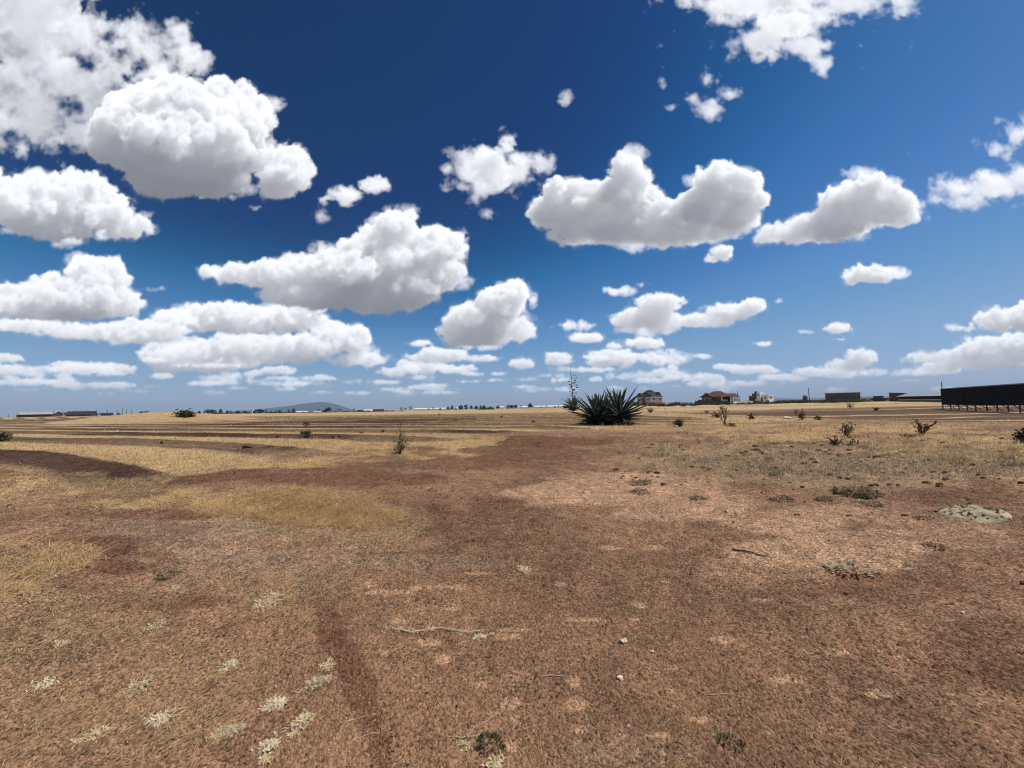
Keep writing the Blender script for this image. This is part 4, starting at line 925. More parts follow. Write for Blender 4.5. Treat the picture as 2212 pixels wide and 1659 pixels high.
def two_storey():
    p, rz = site(2437, 270); t = thing('storey_house', p-Vector((0, 0, .2)), 'two storey house with steep charcoal roof and dormers right behind the agaves', 'house', 'houses along the skyline', rz-R(35))
    MB().box(-5.5, -6.2, 0, 5.5, 6.2, 2.75).build('lower_wall', wall_stone, t); MB().box(-5.7, -6.4, 2.75, 5.7, 6.4, 5.55).build('upper_wall', wall_pink, t)
    MB().box(-5.85, -6.55, 2.62, 5.85, 6.55, 2.86).build('floor_band', trim_m, t)
    b = MB(); b.box(-6.7, -7.4, 5.62, 6.7, -7.2, 5.95).box(6.5, -7.2, 5.62, 6.7, 7.4, 5.95).box(-6.7, -7.2, 5.62, -6.5, 7.4, 5.95).box(-6.5, 7.2, 5.62, 6.5, 7.4, 5.95); b.build('fascia', trim_m, t)
    b = MB(); hip(b, -6.6, -7.3, 6.6, 7.3, 5.97, 11.0, -1.6, 1.9, None, (.42, .40)); b.build('roof', roof_dark, t)
    MB().box(-1.4, -7.0, 0, 1.2, -6.41, 6.0).build('bay', wall_grey, t)
    for y, s in ((2.2, 1.0),):
        d = MB().hull([(3.0, y-1.9, 6.3), (5.9, y-1.9, 6.3), (5.9, y+1.9, 6.3), (3.0, y+1.9, 6.3)], [(3.0, y-1.9, 7.6), (5.9, y-1.9, 7.6), (5.9, y+1.9, 7.6), (3.0, y+1.9, 7.6)]).build('dormer', wall_pink, t)
        rb = MB(); rb.poly((1.6, y, 9.5), (6.4, y, 9.5), (6.4, y-2.5, 7.2), (1.6, y-2.5, 7.2)); rb.poly((1.6, y, 9.5), (1.6, y+2.5, 7.2), (6.4, y+2.5, 7.2), (6.4, y, 9.5)); rb.poly((6.2, y, 9.4), (6.2, y-2.3, 7.3), (6.2, y+2.3, 7.3)); rb.build('dormer_roof', roof_dark, d)
        MB().tube([(5.92, y, 7.5), (6.26, y, 7.5)], .75, 14).build('round_window', pane_m, d)
    for x, zz in ((-3.4, 0), (2.6, .5)):
        d = MB().box(x-1.3, -6.6, 6.2, x+1.3, -3.2, 7.5+zz).build('dormer', wall_grey, t)
        rb = MB(); rb.poly((x, -7.2, 9.0+zz), (x, -2.0, 9.0+zz), (x-2.0, -2.0, 7.2+zz), (x-2.0, -7.2, 7.2+zz)); rb.poly((x, -7.2, 9.0+zz), (x+2.0, -7.2, 7.2+zz), (x+2.0, -2.0, 7.2+zz), (x, -2.0, 9.0+zz)); rb.poly((x, -6.9, 8.9+zz), (x-1.8, -6.9, 7.3+zz), (x+1.8, -6.9, 7.3+zz)); rb.build('dormer_roof', roof_dark, d)
    for y in (-3.2, 4.0): window(t, 5.7, y, 4.7, 2.2, 1.5, 'x+')
    MB().box(5.703, -6.3, 5.15, 5.76, 6.3, 5.55).build('eaves_dark_band', roof_dark, t)  # plain dark strip under the eaves, standing for the band of windows
    for x in (-3.7, 3.4): window(t, x, -6.4, 4.3, 1.6, 1.4, 'y-')
two_storey()
def bungalow():
    p, rz = site(2690, 170); t = thing('bungalow', p, 'brown roofed bungalow with a white porch behind a low dark wall', 'house', 'houses along the skyline', rz-R(14)); z0 = 3.35
    MB().box(-6.2, 0, 0, 3.0, 8, z0).build('wall', wall_grey, t); MB().box(-5.4, -1.9, 0, -1.7, -.003, z0).build('wing_wall', wall_grey, t)
    b = MB(); hip(b, -7.4, -.8, 4.6, 8.8, z0+.12, 6.0, -2.0, .8); b.build('roof', roof_brown, t)
    g = MB(); xc = -3.55; g.poly((xc, -2.6, 5.2), (xc, 3.4, 5.2), (-6.2, 3.4, 3.3), (-6.2, -2.6, 3.3)); g.poly((xc, -2.6, 5.2), (-.9, -2.6, 3.3), (-.9, 3.4, 3.3), (xc, 3.4, 5.2)); g.poly((xc-.0, -1.91, 5.0), (-5.5, -1.91, z0), (-1.6, -1.91, z0)); g.build('gable_roof', roof_brown, t)
    window(t, -3.5, -1.9, 2.2, 1.9, 1.6, 'y-')
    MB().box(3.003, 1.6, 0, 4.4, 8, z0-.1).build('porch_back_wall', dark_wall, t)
    pr = MB(); hip(pr, 1.8, -2.2, 7.6, 7.6, z0+.02, 4.75, 3.0, 6.9, 2.0); pr.build('porch_roof', roof_brown, t)
    for x, y in ((2.4, -1.8), (5.9, -1.8)): MB().box(x-.22, y-.22, 0, x+.22, y+.22, z0-.12).build('porch_column', wall_white, t)
    MB().box(2.62, -1.9, 0, 4.6, -1.7, 2.0).build('porch_parapet', wall_white, t)
    e = MB(); e.box(6.6, -2.0, 0, 6.85, -1.2, z0-.12).box(6.6, 1.2, 0, 6.85, 2.0, z0-.12).box(6.6, 5.2, 0, 6.85, 6.6, z0-.12).box(6.6, -1.2, 0, 6.85, 1.2, .9).box(6.6, 2.0, 0, 6.85, 5.2, .9).box(6.6, -1.2, 2.9, 6.85, 5.2, z0-.12); e.build('end_wall', wall_white, t)
    MB().box(-8.2, 1, 0, -6.203, 6, 2.3).build('annex', wall_grey, t)
bungalow()
def flat_house():
    p, rz = site(2852, 230); t = thing('flat_roof_house', p, 'white and grey flat roofed house with a stair tower, right of the bungalow', 'house', 'houses along the skyline', rz-R(24))
    MB().box(-5.2, -2, 0, -.6, 6, 4.4).build('main_wall', wall_grey, t); MB().box(-5.5, -2.4, 4.4, -.5, 6.2, 4.75).build('roof_slab', wall_grey, t); MB().box(-4.4, 0, 4.75, -.6, 5, 6.3).build('upper_room', wall_grey, t)
    MB().box(-.597, -2.6, 0, 1.2, 3, 6.6).build('stair_tower', wall_white, t); window(t, 1.2, .2, 5.2, 1.2, 1.2, 'x+'); window(t, .3, -2.6, 5.2, .9, 1.1, 'y-')
    MB().box(1.203, -1.4, 0, 2.4, 5, 4.0).build('link_wall', wall_grey, t); MB().box(2.403, -2.2, 0, 5.4, 5, 4.3).build('side_wall', wall_white, t); MB().box(2.2, -2.5, 4.303, 5.7, 5.3, 5.0).build('parapet', wall_white, t)
    window(t, 5.4, 1.0, 3.4, 1.5, 1.5, 'x+'); window(t, 3.9, -2.2, 3.4, 1.0, 1.3, 'y-')
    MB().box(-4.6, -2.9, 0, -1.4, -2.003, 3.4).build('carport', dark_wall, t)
    for x in (-4.9, -1.0): MB().box(x-.2, -3.1, 0, x+.2, -2.7, 3.0).build('gate_pillar', wall_white, t)
    q = t.matrix_basis if False else Matrix.Translation(p) @ Matrix.Rotation(rz-R(24), 4, 'Z'); c = q @ Vector((-3.0, 2.0, 6.3)); k = MB()
    k.tube([(0, 0, 0), (0, 0, .12), (0, 0, 1.05), (0, 0, 1.2), (0, 0, 1.3)], [.72, .75, .75, .5, .2], 16); tag(k.build('water_tank', tank_m, None, c), 'black round water tank standing on the flat roofed house', 'water tank')
flat_house()
def block_house():
    p, rz = site(3161.5, 262); t = thing('unfinished_building', p-Vector((0, 0, .1)), 'long unfinished two storey building of dark stone blocks with empty windows', 'building', 'houses along the skyline', rz-R(3)); k = 262*MPP
    MB().box(-9.0, 0, 0, 9.0, 8, 3.35).build('lower_wall', block_wall, t); MB().box(-9.0, 0, 3.35, 9.0, 8, 6.3).build('upper_wall', block_wall, t); MB().box(-9.4, -.35, 6.303, 9.4, 8.4, 6.62).build('roof_slab', wall_stone, t); MB().box(-9.06, -.06, 3.2, 9.06, 8.06, 3.5).build('floor_band', dark_wall, t)
    for x0, x1, y0, y1 in ((375,430,330,356),(525,552,328,366),(470,498,362,380),(745,778,322,356),(862,898,318,350),(385,440,404,450),(526,560,404,450),(602,632,408,432),(672,704,404,432),(748,780,404,462),(860,906,402,440)):
        x = ((x0+x1)/2/7.9+3080-3161.5)*k; w = (x1-x0)/7.9*k; z = (1511.5-(1440+(y0+y1)/2/7.9))*k; h = (y1-y0)/7.9*k; window(t, x, 0, z, w, h, 'y-', wall_grey, False)
    for i in range(8): x = -8.4+i*2.4; MB().tube([(x, 1, 6.62), (x+.05, 1, 7.35)], .05, 5).build('rebar', steel_m, t)
block_house()
def pole(name, px, ytop, ybase, depth, rad, label, m=wood_m, lean=0.0, cat='pole', group='poles along the skyline', extra=None):
    p = out(px, depth); k = depth*MPP; h = (ybase-ytop)*k; b = MB(); b.tube([(0, 0, -.3), (lean*.5, 0, h*.5), (lean, 0, h)], [rad, rad*.92, rad*.8], 8)
    return tag(b.build(name, m, None, p+Vector((0, 0, 0)), smooth=True), label, cat, group)
pole('utility_pole', 2650, 1470, 1518, 150, .12, 'leaning wooden pole in front of the bungalow', lean=-.7)
pole('utility_pole', 2770, 1469, 1518, 160, .13, 'straight dark pole between the bungalow and the white flat house', lean=-.15)
pole('utility_pole', 3038, 1454, 1511, 215, .19, 'tallest pole on the skyline, beside the small round tree', lean=-.3)
pole('utility_pole', 3541, 1440, 1512, 120, .13, 'pole top showing above the left end of the black screen', lean=-.2)
pole('scaffold_pole', 3110, 1482, 1508, 255, .10, 'thin scaffold pole at the left end of the unfinished building', group='scaffold poles')
pole('scaffold_pole', 3214, 1478, 1510, 255, .16, 'thicker scaffold pole at the right end of the unfinished building', group='scaffold poles')
def low_wall(pxa, da, pxb, db, h, m, label, thick=.2):
    a, c = out(pxa, da), out(pxb, db); d = c-a; L = math.hypot(d.x, d.y); t = thing('boundary_wall', a, label, 'wall', 'boundary walls of the far plots', math.atan2(d.y, d.x))
    n = max(1, int(L/3)); dz = d.z/n
    for i in range(n):
        z = dz*(i+.5); MB().box(i*L/n+.02, 0, z-.6, (i+1)*L/n-.02, thick, z+h).build('wall_panel', m, t)
        MB().box(i*L/n-.12, -.05, z-.6, i*L/n+.12-.02, thick+.05, z+h+.12).build('pier', m, t) if i % 2 == 0 and False else None
    return t
low_wall(2608, 163, 2753, 165, 1.55, dark_wall, 'shaded dark wall running in front of the bungalow'); low_wall(2754, 166, 2826, 215, 1.6, wall_stone, 'pale sunlit wall between the bungalow and the white flat house')  # one wall: shade and sunlight put into its dark and pale colours
low_wall(2340, 262, 2398, 258, 2.4, dark_wall, 'dark wall left of the two storey house, seen through the agave leaves'); low_wall(2486, 262, 2510, 268, 2.4, wall_stone, 'short pale wall at the right side of the two storey house'); low_wall(3104, 250, 3212, 252, 1.9, dark_wall, 'grey wall along the foot of the unfinished building')
low_wall(2862, 228, 2896, 228, 1.8, dark_wall, 'dark wall right beside the white flat house'); low_wall(2925, 262, 3110, 300, 1.9, dark_wall, 'long thin dark wall behind the red kiosk'); low_wall(2112, 300, 2142, 300, 2.0, dark_wall, 'short dark wall just left of the flowering agave'); low_wall(1398, 560, 1440, 560, 3.2, wall_grey, 'grey building wall on the centre left skyline'); low_wall(3336, 190, 3380, 170, 1.5, dark_wall, 'dark wall left of the brick shed')
def kiosk():
    p, rz = site(2969, 222); t = thing('kiosk', p, 'small bright red kiosk box on the skyline', 'kiosk', None, rz-R(32)); MB().box(-1.1, -1, 0, 1.1, 1, 1.75).build('body', red_roof, t); MB().box(-1.2, -1.15, 1.75, 1.2, 1.1, 1.9).build('roof', red_roof, t); MB().box(-.6, -1.04, .8, .5, -1.003, 1.5).build('hatch', dark_wall, t)
kiosk()
def gable(name, px, depth, w, dp, hw, hr, label, wm, rm, yaw=0, cat='house', overhang=.5, along='x', sink=0):
    p, rz = site(px, depth); t = thing(name, p-Vector((0, 0, sink)), label, cat, 'houses along the skyline', rz+R(yaw)); MB().box(-w/2, -dp/2, 0, w/2, dp/2, hw).build('wall', wm, t); o = overhang; b = MB(); th = .12
    if along == 'x':
        a = w/2+o; c = dp/2+o
        for s in (-1, 1): b.hull([(-a, s*c, hw-.1), (a, s*c, hw-.1), (a, 0, hw+hr), (-a, 0, hw+hr)][::s], [(-a, s*c, hw+th-.1), (a, s*c, hw+th-.1), (a, 0, hw+hr+th), (-a, 0, hw+hr+th)][::s])
        MB().hull([(-w/2, -dp/2, hw), (w/2, -dp/2, hw), (w/2, dp/2, hw), (-w/2, dp/2, hw)], [(-w/2, -.02, hw+hr-.15), (w/2, -.02, hw+hr-.15), (w/2, .02, hw+hr-.15), (-w/2, .02, hw+hr-.15)]).build('gable_wall', wm, t)
    else:
        a = dp/2+o; c = w/2+o
        for s in (-1, 1): b.hull([(s*c, -a, hw-.1), (s*c, a, hw-.1), (0, a, hw+hr), (0, -a, hw+hr)][::s], [(s*c, -a, hw+th-.1), (s*c, a, hw+th-.1), (0, a, hw+hr+th), (0, -a, hw+hr+th)][::s])
        MB().hull([(-w/2, -dp/2, hw), (w/2, -dp/2, hw), (w/2, dp/2, hw), (-w/2, dp/2, hw)], [(-.02, -dp/2, hw+hr-.15), (.02, -dp/2, hw+hr-.15), (.02, dp/2, hw+hr-.15), (-.02, dp/2, hw+hr-.15)]).build('gable_wall', wm, t)
    b.build('roof', rm, t); return t
k26 = 260*MPP
t = gable('farm_shed', 152, 260, 17, 10, 1.7, 1.7, 'large farm shed with pale sheet roof at the far left skyline', dark_wall, iron_m, -28, 'shed'); window(t, -3.5, -5, 1.1, 1.6, .7, 'y-', dark_wall, False)
gable('farmhouse', 248, 280, 7, 7, 1.7, 1.0, 'small white walled house with dark roof between two farm roofs', wall_white, roof_dark, -10); gable('farmhouse', 308, 260, 12, 9, 1.0, 2.2, 'dark hip roofed farmhouse half behind the grassy rise', dark_wall, roof_dark, -20)
gable('farmhouse', 402, 290, 5.4, 5, .9, 1.1, 'tiny dark roofed house on the skyline beyond the grassy rise', dark_wall, roof_dark, -10); gable('farmhouse', 446, 300, 2.4, 3, .4, 1.8, 'little pointed dark hut among the posts at left', dark_wall, roof_dark, 0, along='y')
for i, (px, yt) in enumerate(((33,1547),(66,1546),(72,1546),(201,1538),(251,1541),(288,1537),(328,1537),(363,1536),(373,1545),(403,1537),(440,1538),(459,1533),(476,1537),(495,1536))):
    pole('fence_post', px, yt, 1560, 245, .16 if i not in (8,) else .2, 'thin upright post on the skyline among the farm roofs at far left', cat='post', group='posts on the far left skyline')
gable('gable_house', 3255, 305, 6.5, 7, 1.9, .9, 'dark house behind the pale tent shaped roof', dark_wall, roof_dark, 5); gable('tent_roof_shed', 3259, 290, 5.4, 5, .3, 1.5, 'pale tent shaped roof in front of a dark house', iron_m, iron_m, 8, 'shed', .2, 'y'); gable('red_roof_house', 3077, 350, 5.0, 6, 1.5, 1.7, 'small house with pointed bright red roof left of the unfinished building', wall_grey, red_roof, 10, overhang=.4); gable('red_roof_house', 3100, 352, 5, 6, 1.4, .5, 'low flat red roof touching the unfinished building', wall_grey, red_roof, 0)
def stepped():
    p, rz = site(3307, 300); t = thing('stepped_house', p, 'dark stepped flat roofed house left of the brick shed', 'house', 'houses along the skyline', rz-R(10)); MB().box(-5.5, -3, 0, 5.4, 4, 2.5).build('lower_wall', dark_wall, t); MB().box(-3.9, -3.2, 2.503, 1.0, 3, 4.1).build('upper_wall', dark_wall, t); MB().box(-5.8, -3.5, 2.4, -3.903, 4.2, 2.72).build('slab', wall_grey, t); MB().box(1.003, -3.5, 2.4, 6.6, 4.2, 2.72).build('slab', wall_grey, t); MB().box(-4.2, -3.5, 4.103, 1.3, 3.2, 4.35).build('roof_slab', wall_grey, t)
    for x in (-2.6, -.4): window(t, x, -3.2, 3.3, 1.0, 1.0, 'y-', dark_wall, False)
    MB().hull([(1.4, -3.4, 0), (6.6, -3.4, 0), (6.6, -3.1, 0), (1.4, -3.1, 0)], [(5.6, -3.4, 1.9), (6.6, -3.4, 2.2), (6.6, -3.1, 2.2), (5.6, -3.1, 1.9)]).build('ramp_wall', iron_m, t)
stepped()
def sheds():
    p, rz = site(3372, 135); t = thing('brick_shed', p, 'brown brick shed with sloping flat roof at the left end of the long low shed', 'shed', 'houses along the skyline', rz-R(6)); MB().hull(ring(-2.1, -1.5, 1.5, 1.5, 0), [(-2.1, -1.5, 3.0), (1.5, -1.5, 2.7), (1.5, 1.5, 2.7), (-2.1, 1.5, 3.0)]).build('wall', brick_m, t)
    MB().hull([(-2.3, -1.8, 3.02), (2.2, -1.8, 2.62), (2.2, 1.8, 2.62), (-2.3, 1.8, 3.02)], [(-2.3, -1.8, 3.15), (2.2, -1.8, 2.85), (2.2, 1.8, 2.85), (-2.3, 1.8, 3.15)]).build('roof', dark_wall, t)
    a, c = out(3374, 122), out(3560, 96); d = c-a; L = math.hypot(d.x, d.y); t = thing('long_shed', a-Vector((0, 0, .1)), 'long low shed with pale sheet roof, left of the black screen', 'shed', None, math.atan2(d.y, d.x)); dz = d.z
    MB().hull([(0, 0, 0), (L, 0, dz), (L, 4, dz), (0, 4, 0)], [(0, 0, .75), (L, 0, .75+dz), (L, 4, .75+dz), (0, 4, .75)]).build('base_wall', wall_grey, t); MB().hull([(0, .05, .82), (L, .05, .82+dz), (L, 4, .82+dz), (0, 4, .82)], [(0, .05, 1.75), (L, .05, 1.75+dz), (L, 4, 1.75+dz), (0, 4, 1.75)]).build('netting', mat('navy_netting', (.016, .022, .030), .9, .2, 2, .1), t)
    MB().hull([(-.1, -.06, .72), (L, -.06, .72+dz), (L, .02, .72+dz), (-.1, .02, .72)], [(-.1, -.06, .82), (L, -.06, .82+dz), (L, .02, .82+dz), (-.1, .02, .82)]).build('rail', trim_m, t)
    n = 12
    for i in range(n):
        x0, x1 = -.3+(L+.3)*i/n, -.3+(L+.3)*(i+1)/n-.02; z = dz*(i+.5)/n; MB().hull([(x0, -.5, 1.72+z), (x1, -.5, 1.72+z), (x1, 2.2, 2.65+z), (x0, 2.2, 2.65+z)], [(x0, -.5, 1.77+z), (x1, -.5, 1.77+z), (x1, 2.2, 2.7+z), (x0, 2.2, 2.7+z)]).build('roof_sheet', iron_m, t)
sheds()
def screen():
    P0, P1 = at(3537, 1534), at(3826, 1548); d = (P1-P0); d.z = 0; L0 = d.length; d.normalize(); nrm = Vector((-d.y, d.x, 0))
    if nrm.dot(P0) < 0: nrm = -nrm
    t = thing('screen', P0, 'long black sheet screen standing on legs at the right edge', 'screen', None, math.atan2(d.y, d.x)); inv = Matrix.Rotation(-math.atan2(d.y, d.x), 4, 'Z')
    sg = 1 if (inv @ nrm).y > 0 else -1
    def along(px, py):
        # where the sight line through this column crosses the line of the screen
        v = pix_dir(px*.576042, py*.576042); A = np.array([[v[0], -d.x], [v[1], -d.y]]); s = np.linalg.solve(A, np.array([P0.x, P0.y])); return s[1]
    xs = [along(q, 1540) for q in (3537, 3567, 3597, 3628, 3660, 3702, 3741, 3782, 3826)]; st = xs[-1]-xs[-2]; xs += [xs[-1]+st, xs[-1]+2*st, xs[-1]+3*st]
    k0 = math.hypot(P0.x, P0.y)*0+P0.y*MPP; h0 = (1534-1460)*k0; lo0 = (1534-1518)*k0
    vv = P0+d*xs[8]; kk = vv.y*MPP; h1 = (1548-1442)*kk; lo1 = (1548-1521)*kk
    def lerp(a, b, x): return a+(b-a)*x/xs[8]
    gnd = [gz(*(P0+d*x).to_2d())-P0.z for x in xs]; z8 = gnd[8]
    for i, x in enumerate(xs):
        MB().tube([(x, 0, gnd[i]-.3), (x, 0, lerp(h0, h1+z8, x)-.02)], .07, 7).build('post', steel_m, t)
        zb = lerp(lo0, lo1+z8, x)
        MB().tube([(x-1.5, sg*2.2, gnd[i]-.2), (x-.1, sg*.1, zb+.3)], .05, 6).build('brace', steel_m, t)
    for i in range(len(xs)-1):
        x0, x1 = xs[i]+.012, xs[i+1]-.012; f = -sg*.09; g = -sg*.115
        B = [lerp(lo0, lo1+z8, x) for x in (x0, x1)]; T = [lerp(h0, h1+z8, x) for x in (x0, x1)]
        MB().hull([(x0, f, B[0]), (x1, f, B[1]), (x1, g, B[1]), (x0, g, B[0])], [(x0, f, T[0]), (x1, f, T[1]), (x1, g, T[1]), (x0, g, T[0])]).build('sheet_panel', black_m, t)
        b = MB(); b.hull([(x0, sg*.1, T[0]+.003), (x1, sg*.1, T[1]+.003), (x1, -sg*.16, T[1]+.003), (x0, -sg*.16, T[0]+.003)], [(x0, sg*.1, T[0]+.12), (x1, sg*.1, T[1]+.12), (x1, -sg*.16, T[1]+.12), (x0, -sg*.16, T[0]+.12)]); b.build('top_rail', mat('rail_grey', (.22, .23, .24), .6, .15, 3, .3), t)
screen()
# ------------------------------------------------------------------ far trees, greenhouses
tree_leaf = mat('far_foliage', (.040, .052, .030), .9, .45, .6, .1, transl=.1); airy_leaf = mat('airy_foliage', (.085, .090, .055), .9, .35, .6, .1, transl=.15); scrub_leaf = mat('scrub_foliage', (.085, .088, .045), .9, .5, .35, .1, transl=.1); bark_m = mat('bark', (.09, .07, .05), .95, .3, 2, .1)
def crown_mesh(name, kind, seed, m):
    """leaf clumps through a crown one metre high and one wide"""
    rg = random.Random(seed); b = MB(); n = {'cypress': 170, 'dome': 260, 'airy': 120, 'bush': 260, 'broad': 280}[kind]
    lobes = [(Vector((rg.uniform(-.28, .28), rg.uniform(-.28, .28), rg.uniform(.3, .78))), rg.uniform(.16, .30)) for _ in range(8)]
    for i in range(n):
        while True:
            p = Vector((rg.uniform(-.5, .5), rg.uniform(-.5, .5), rg.random())); r = math.hypot(p.x, p.y)
            if kind == 'cypress': ok = r < .5*min(1, (1-p.z)*1.5+.05, p.z*6+.3)
            elif kind == 'dome': ok = r < .5*math.sqrt(max(0, 1-((p.z-.25)/.75)**2)) and p.z > .18+.1*rg.random()
            elif kind == 'bush': ok = r < .5*math.sqrt(max(0, 1-p.z**2))
            elif kind == 'airy': ok = any((p-c).length < q*.9 for c, q in lobes) and p.z > .25
            else: ok = any((p-c).length < q for c, q in lobes)
            if ok: break
        s = rg.uniform(.05, .10)*(1.0 if kind != 'airy' else .7); nn = Vector((rg.gauss(0, 1), rg.gauss(0, 1), rg.gauss(.3, 1))).normalized(); u = nn.orthogonal().normalized()*s; v = nn.cross(u)
        b.poly(p-u, p+v*.8, p+u, p-v*.8)
    return b.mesh(name, m)
TRUNK = MB().tube([(0, 0, -.05), (.02, 0, .3), (-.01, 0, .7)], [.05, .04, .02], 6).mesh('trunk', bark_m)
CROWNS = {k: [crown_mesh('crown', k, 7*i+len(k), airy_leaf if k == 'airy' else tree_leaf) for i in range(2)] for k in ('cypress', 'dome', 'airy', 'broad')}
BUSH = [crown_mesh('foliage', 'bush', 40+i, scrub_leaf) for i in range(3)]; DBUSH = [crown_mesh('foliage', 'bush', 50+i, tree_leaf) for i in range(2)]
_ti = 0
def tree(px, ytop, ybase, wpx, kind, label, depth=500, group='trees along the far skyline', name=None):
    global _ti; _ti += 1
    p = out(px, depth); k = depth*MPP; h = (ybase-ytop)*k; w = wpx*k
    t = thing(name or ('cypress_tree' if kind == 'cypress' else 'tree'), p, label, 'tree', group, _ti*1.3)
    link('crown', CROWNS[kind][_ti % 2], t, scale=(w, w, h)); link('trunk', TRUNK, t, scale=(h*.5, h*.5, h)); return t
for px, yt, yb, w, kd, lb in (
    (532,1535,1552,14,'broad','bushy dark tree first right of the far left posts'), (549,1539,1554,16,'broad','low bushy tree second right of the far left posts'), (570,1545,1555,26,'broad','low spreading tree trailing down right of the first bushy trees'), (587,1544,1556,5,'cypress','tiny lone dark tree between the low spreading tree and the slim cypress'),
    (623,1541,1556,6,'cypress','slim cypress alone left of the wide green skyline bush'), (639,1549,1556,6,'broad','very small tree just right of the slim cypress'), (669,1544,1556,8,'cypress','cypress top behind the left end of the wide green bush'), (682,1542,1556,6,'cypress','cypress top behind the middle of the wide green bush'),
    (748,1541,1556,9,'broad','small tree just right of the wide green bush'), (790,1536,1553,42,'broad','broad clump tree left of the dark dome tree'), (828,1533,1552,13,'dome','dark dome shaped tree left of the white topped pole'), (811,1537,1552,9,'cypress','narrow tree touching the left of the dark dome tree'),
    (852,1536,1551,11,'broad','small tree right of the dark dome tree'), (866,1536,1551,7,'cypress','narrow pair tree right of the dark dome tree'), (893,1538,1551,14,'broad','faint tree under the low far hill'), (918,1541,1551,16,'broad','low tree left of the white topped pole'),
    (970,1532,1551,34,'broad','thick bushy tree right of the white topped pole'), (999,1533,1551,8,'cypress','cypress at the left foot of the blue mountain'), (1017,1537,1551,6,'cypress','small cypress second at the left foot of the mountain'), (1035,1538,1551,7,'cypress','small cypress third at the left foot of the mountain'),
    (1048,1539,1551,12,'dome','small round tree in front of the mountain, left of the tall cypress'), (1083,1533,1550,8,'cypress','medium cypress just left of the tallest cypress'), (1101,1525,1550,13,'cypress','tallest dark cypress in front of the blue mountain'),
    (1197,1534,1549,12,'airy','thin airy tree in front of the mountain top'), (1231,1528,1547,26,'dome','dark round dome tree in front of the right slope of the mountain'), (1218,1537,1547,18,'broad','low tree joined to the left of the round dome tree'), (1272,1531,1546,24,'airy','airy pale tree at the right foot of the mountain'),
    (1327,1530,1545,9,'airy','little airy tree right of the mountain'), (1352,1535,1544,24,'broad','low grey green tree by the small white sheds'), (1504,1522,1540,14,'airy','first thin bare tree left of the long white greenhouse'), (1520,1524,1540,14,'airy','second thin bare tree left of the long white greenhouse'), (1539,1520,1540,16,'airy','third and fullest thin tree left of the long white greenhouse'),
    (1607,1523,1538,12,'airy','thin tree in front of the left half of the long greenhouse'), (1625,1523,1538,14,'airy','thin tree beside it in front of the middle of the greenhouse'), (1651,1527,1537,9,'dome','little dark dome behind the middle of the greenhouse'), (1680,1523,1537,15,'dome','dark round tree before the right half of the greenhouse'), (1695,1519,1537,14,'dome','tall dark umbrella tree before the right half of the greenhouse'),
    (1709,1521,1537,7,'cypress','slim tree between the umbrella tree and the big dark tree'), (1730,1514,1536,21,'broad','big dark tree, left of the biggest pair at the greenhouse end'), (1747,1516,1536,16,'broad','big dark tree, right of the biggest pair at the greenhouse end'), (1767,1518,1535,14,'dome','dark tree just right of the biggest pair'),
    (1786,1521,1535,20,'broad','lower dark tree two places right of the biggest pair'), (1803,1518,1535,11,'dome','rounded dark tree at the left of the green hedge row'), (1815,1519,1535,20,'broad','bushy tree in the middle of the green hedge row'), (1838,1521,1535,12,'broad','small tree at the right of the green hedge row'),
    (1867,1519,1534,16,'dome','dark dome tree just left of the little white house'), (1905,1510,1534,13,'cypress','pointed conical tree just right of the little white house'), (1919,1518,1534,18,'broad','low dark tree joined to the conical tree'), (1935,1513,1533,17,'broad','rounded tree between the conical tree and the dark flat topped tree'),
    (1953,1517,1533,12,'airy','thin tree left of the dark flat topped tree'), (1988,1511,1532,21,'dome','dark flat topped tree standing before the white greenhouses'), (2029,1517,1531,4,'cypress','slim dark tree right of the flat topped tree'), (2050,1515,1531,7,'airy','small airy tree left of the flowering agave, before the greenhouses'), (2081,1519,1531,6,'cypress','tiny dark tree nearest the flowering agave'), (2095,1516,1530,7,'airy','little airy tree by the dark wall left of the flowering agave')):
    tree(px, yt, yb, w, kd, lb)
tree(3022, 1484, 1513, 21, 'broad', 'small round tree beside the tallest pole', 260); tree(2775, 1488, 1516, 8, 'cypress', 'slim dark tree just right of the straight dark pole', 240); tree(2615, 1500, 1514, 22, 'dome', 'dark tree at the left end of the bungalow wall', 180); tree(2622, 1503, 1514, 14, 'dome', 'dark rounded tree against the corner of the bungalow annex', 182)
tree(2758, 1490, 1515, 12, 'broad', 'dark tree at the right end of the bungalow', 200)
def bush_row(items, meshes, label, group, cat='bush'):
    for i, (px, depth, w, h) in enumerate(items):
        p = out(px, depth); k = depth*MPP; t = thing('bush', p-Vector((0, 0, .1)), label, cat, group, i*2.1); link('foliage', meshes[i % len(meshes)], t, scale=(w*k, w*k*.8, h*k))
rg = random.Random(5)
bush_row([(2446+i*11+rg.uniform(-3, 3), rg.uniform(120, 150), rg.uniform(18, 34), rg.uniform(9, 17)) for i in range(17)], BUSH, 'olive scrub bush in the row between the two storey house and the bungalow', 'scrub bushes left of the bungalow')
bush_row([(2640+i*15+rg.uniform(-4, 4), rg.uniform(130, 150), rg.uniform(20, 36), rg.uniform(6, 11)) for i in range(18)], BUSH, 'low olive scrub bush below the walls of the bungalow and white house', 'scrub bushes before the walls')
bush_row([(2915+i*13+rg.uniform(-4, 4), rg.uniform(130, 165), rg.uniform(24, 44), rg.uniform(8, 15)) for i in range(26)], BUSH, 'olive scrub bush in the row below the unfinished building and red kiosk', 'scrub bushes before the unfinished building')
bush_row([(1802+i*9, 470, 20, 9) for i in range(6)], BUSH, 'green hedge bush on the skyline left of the little white house', 'hedge left of the little white house', 'hedge bush')
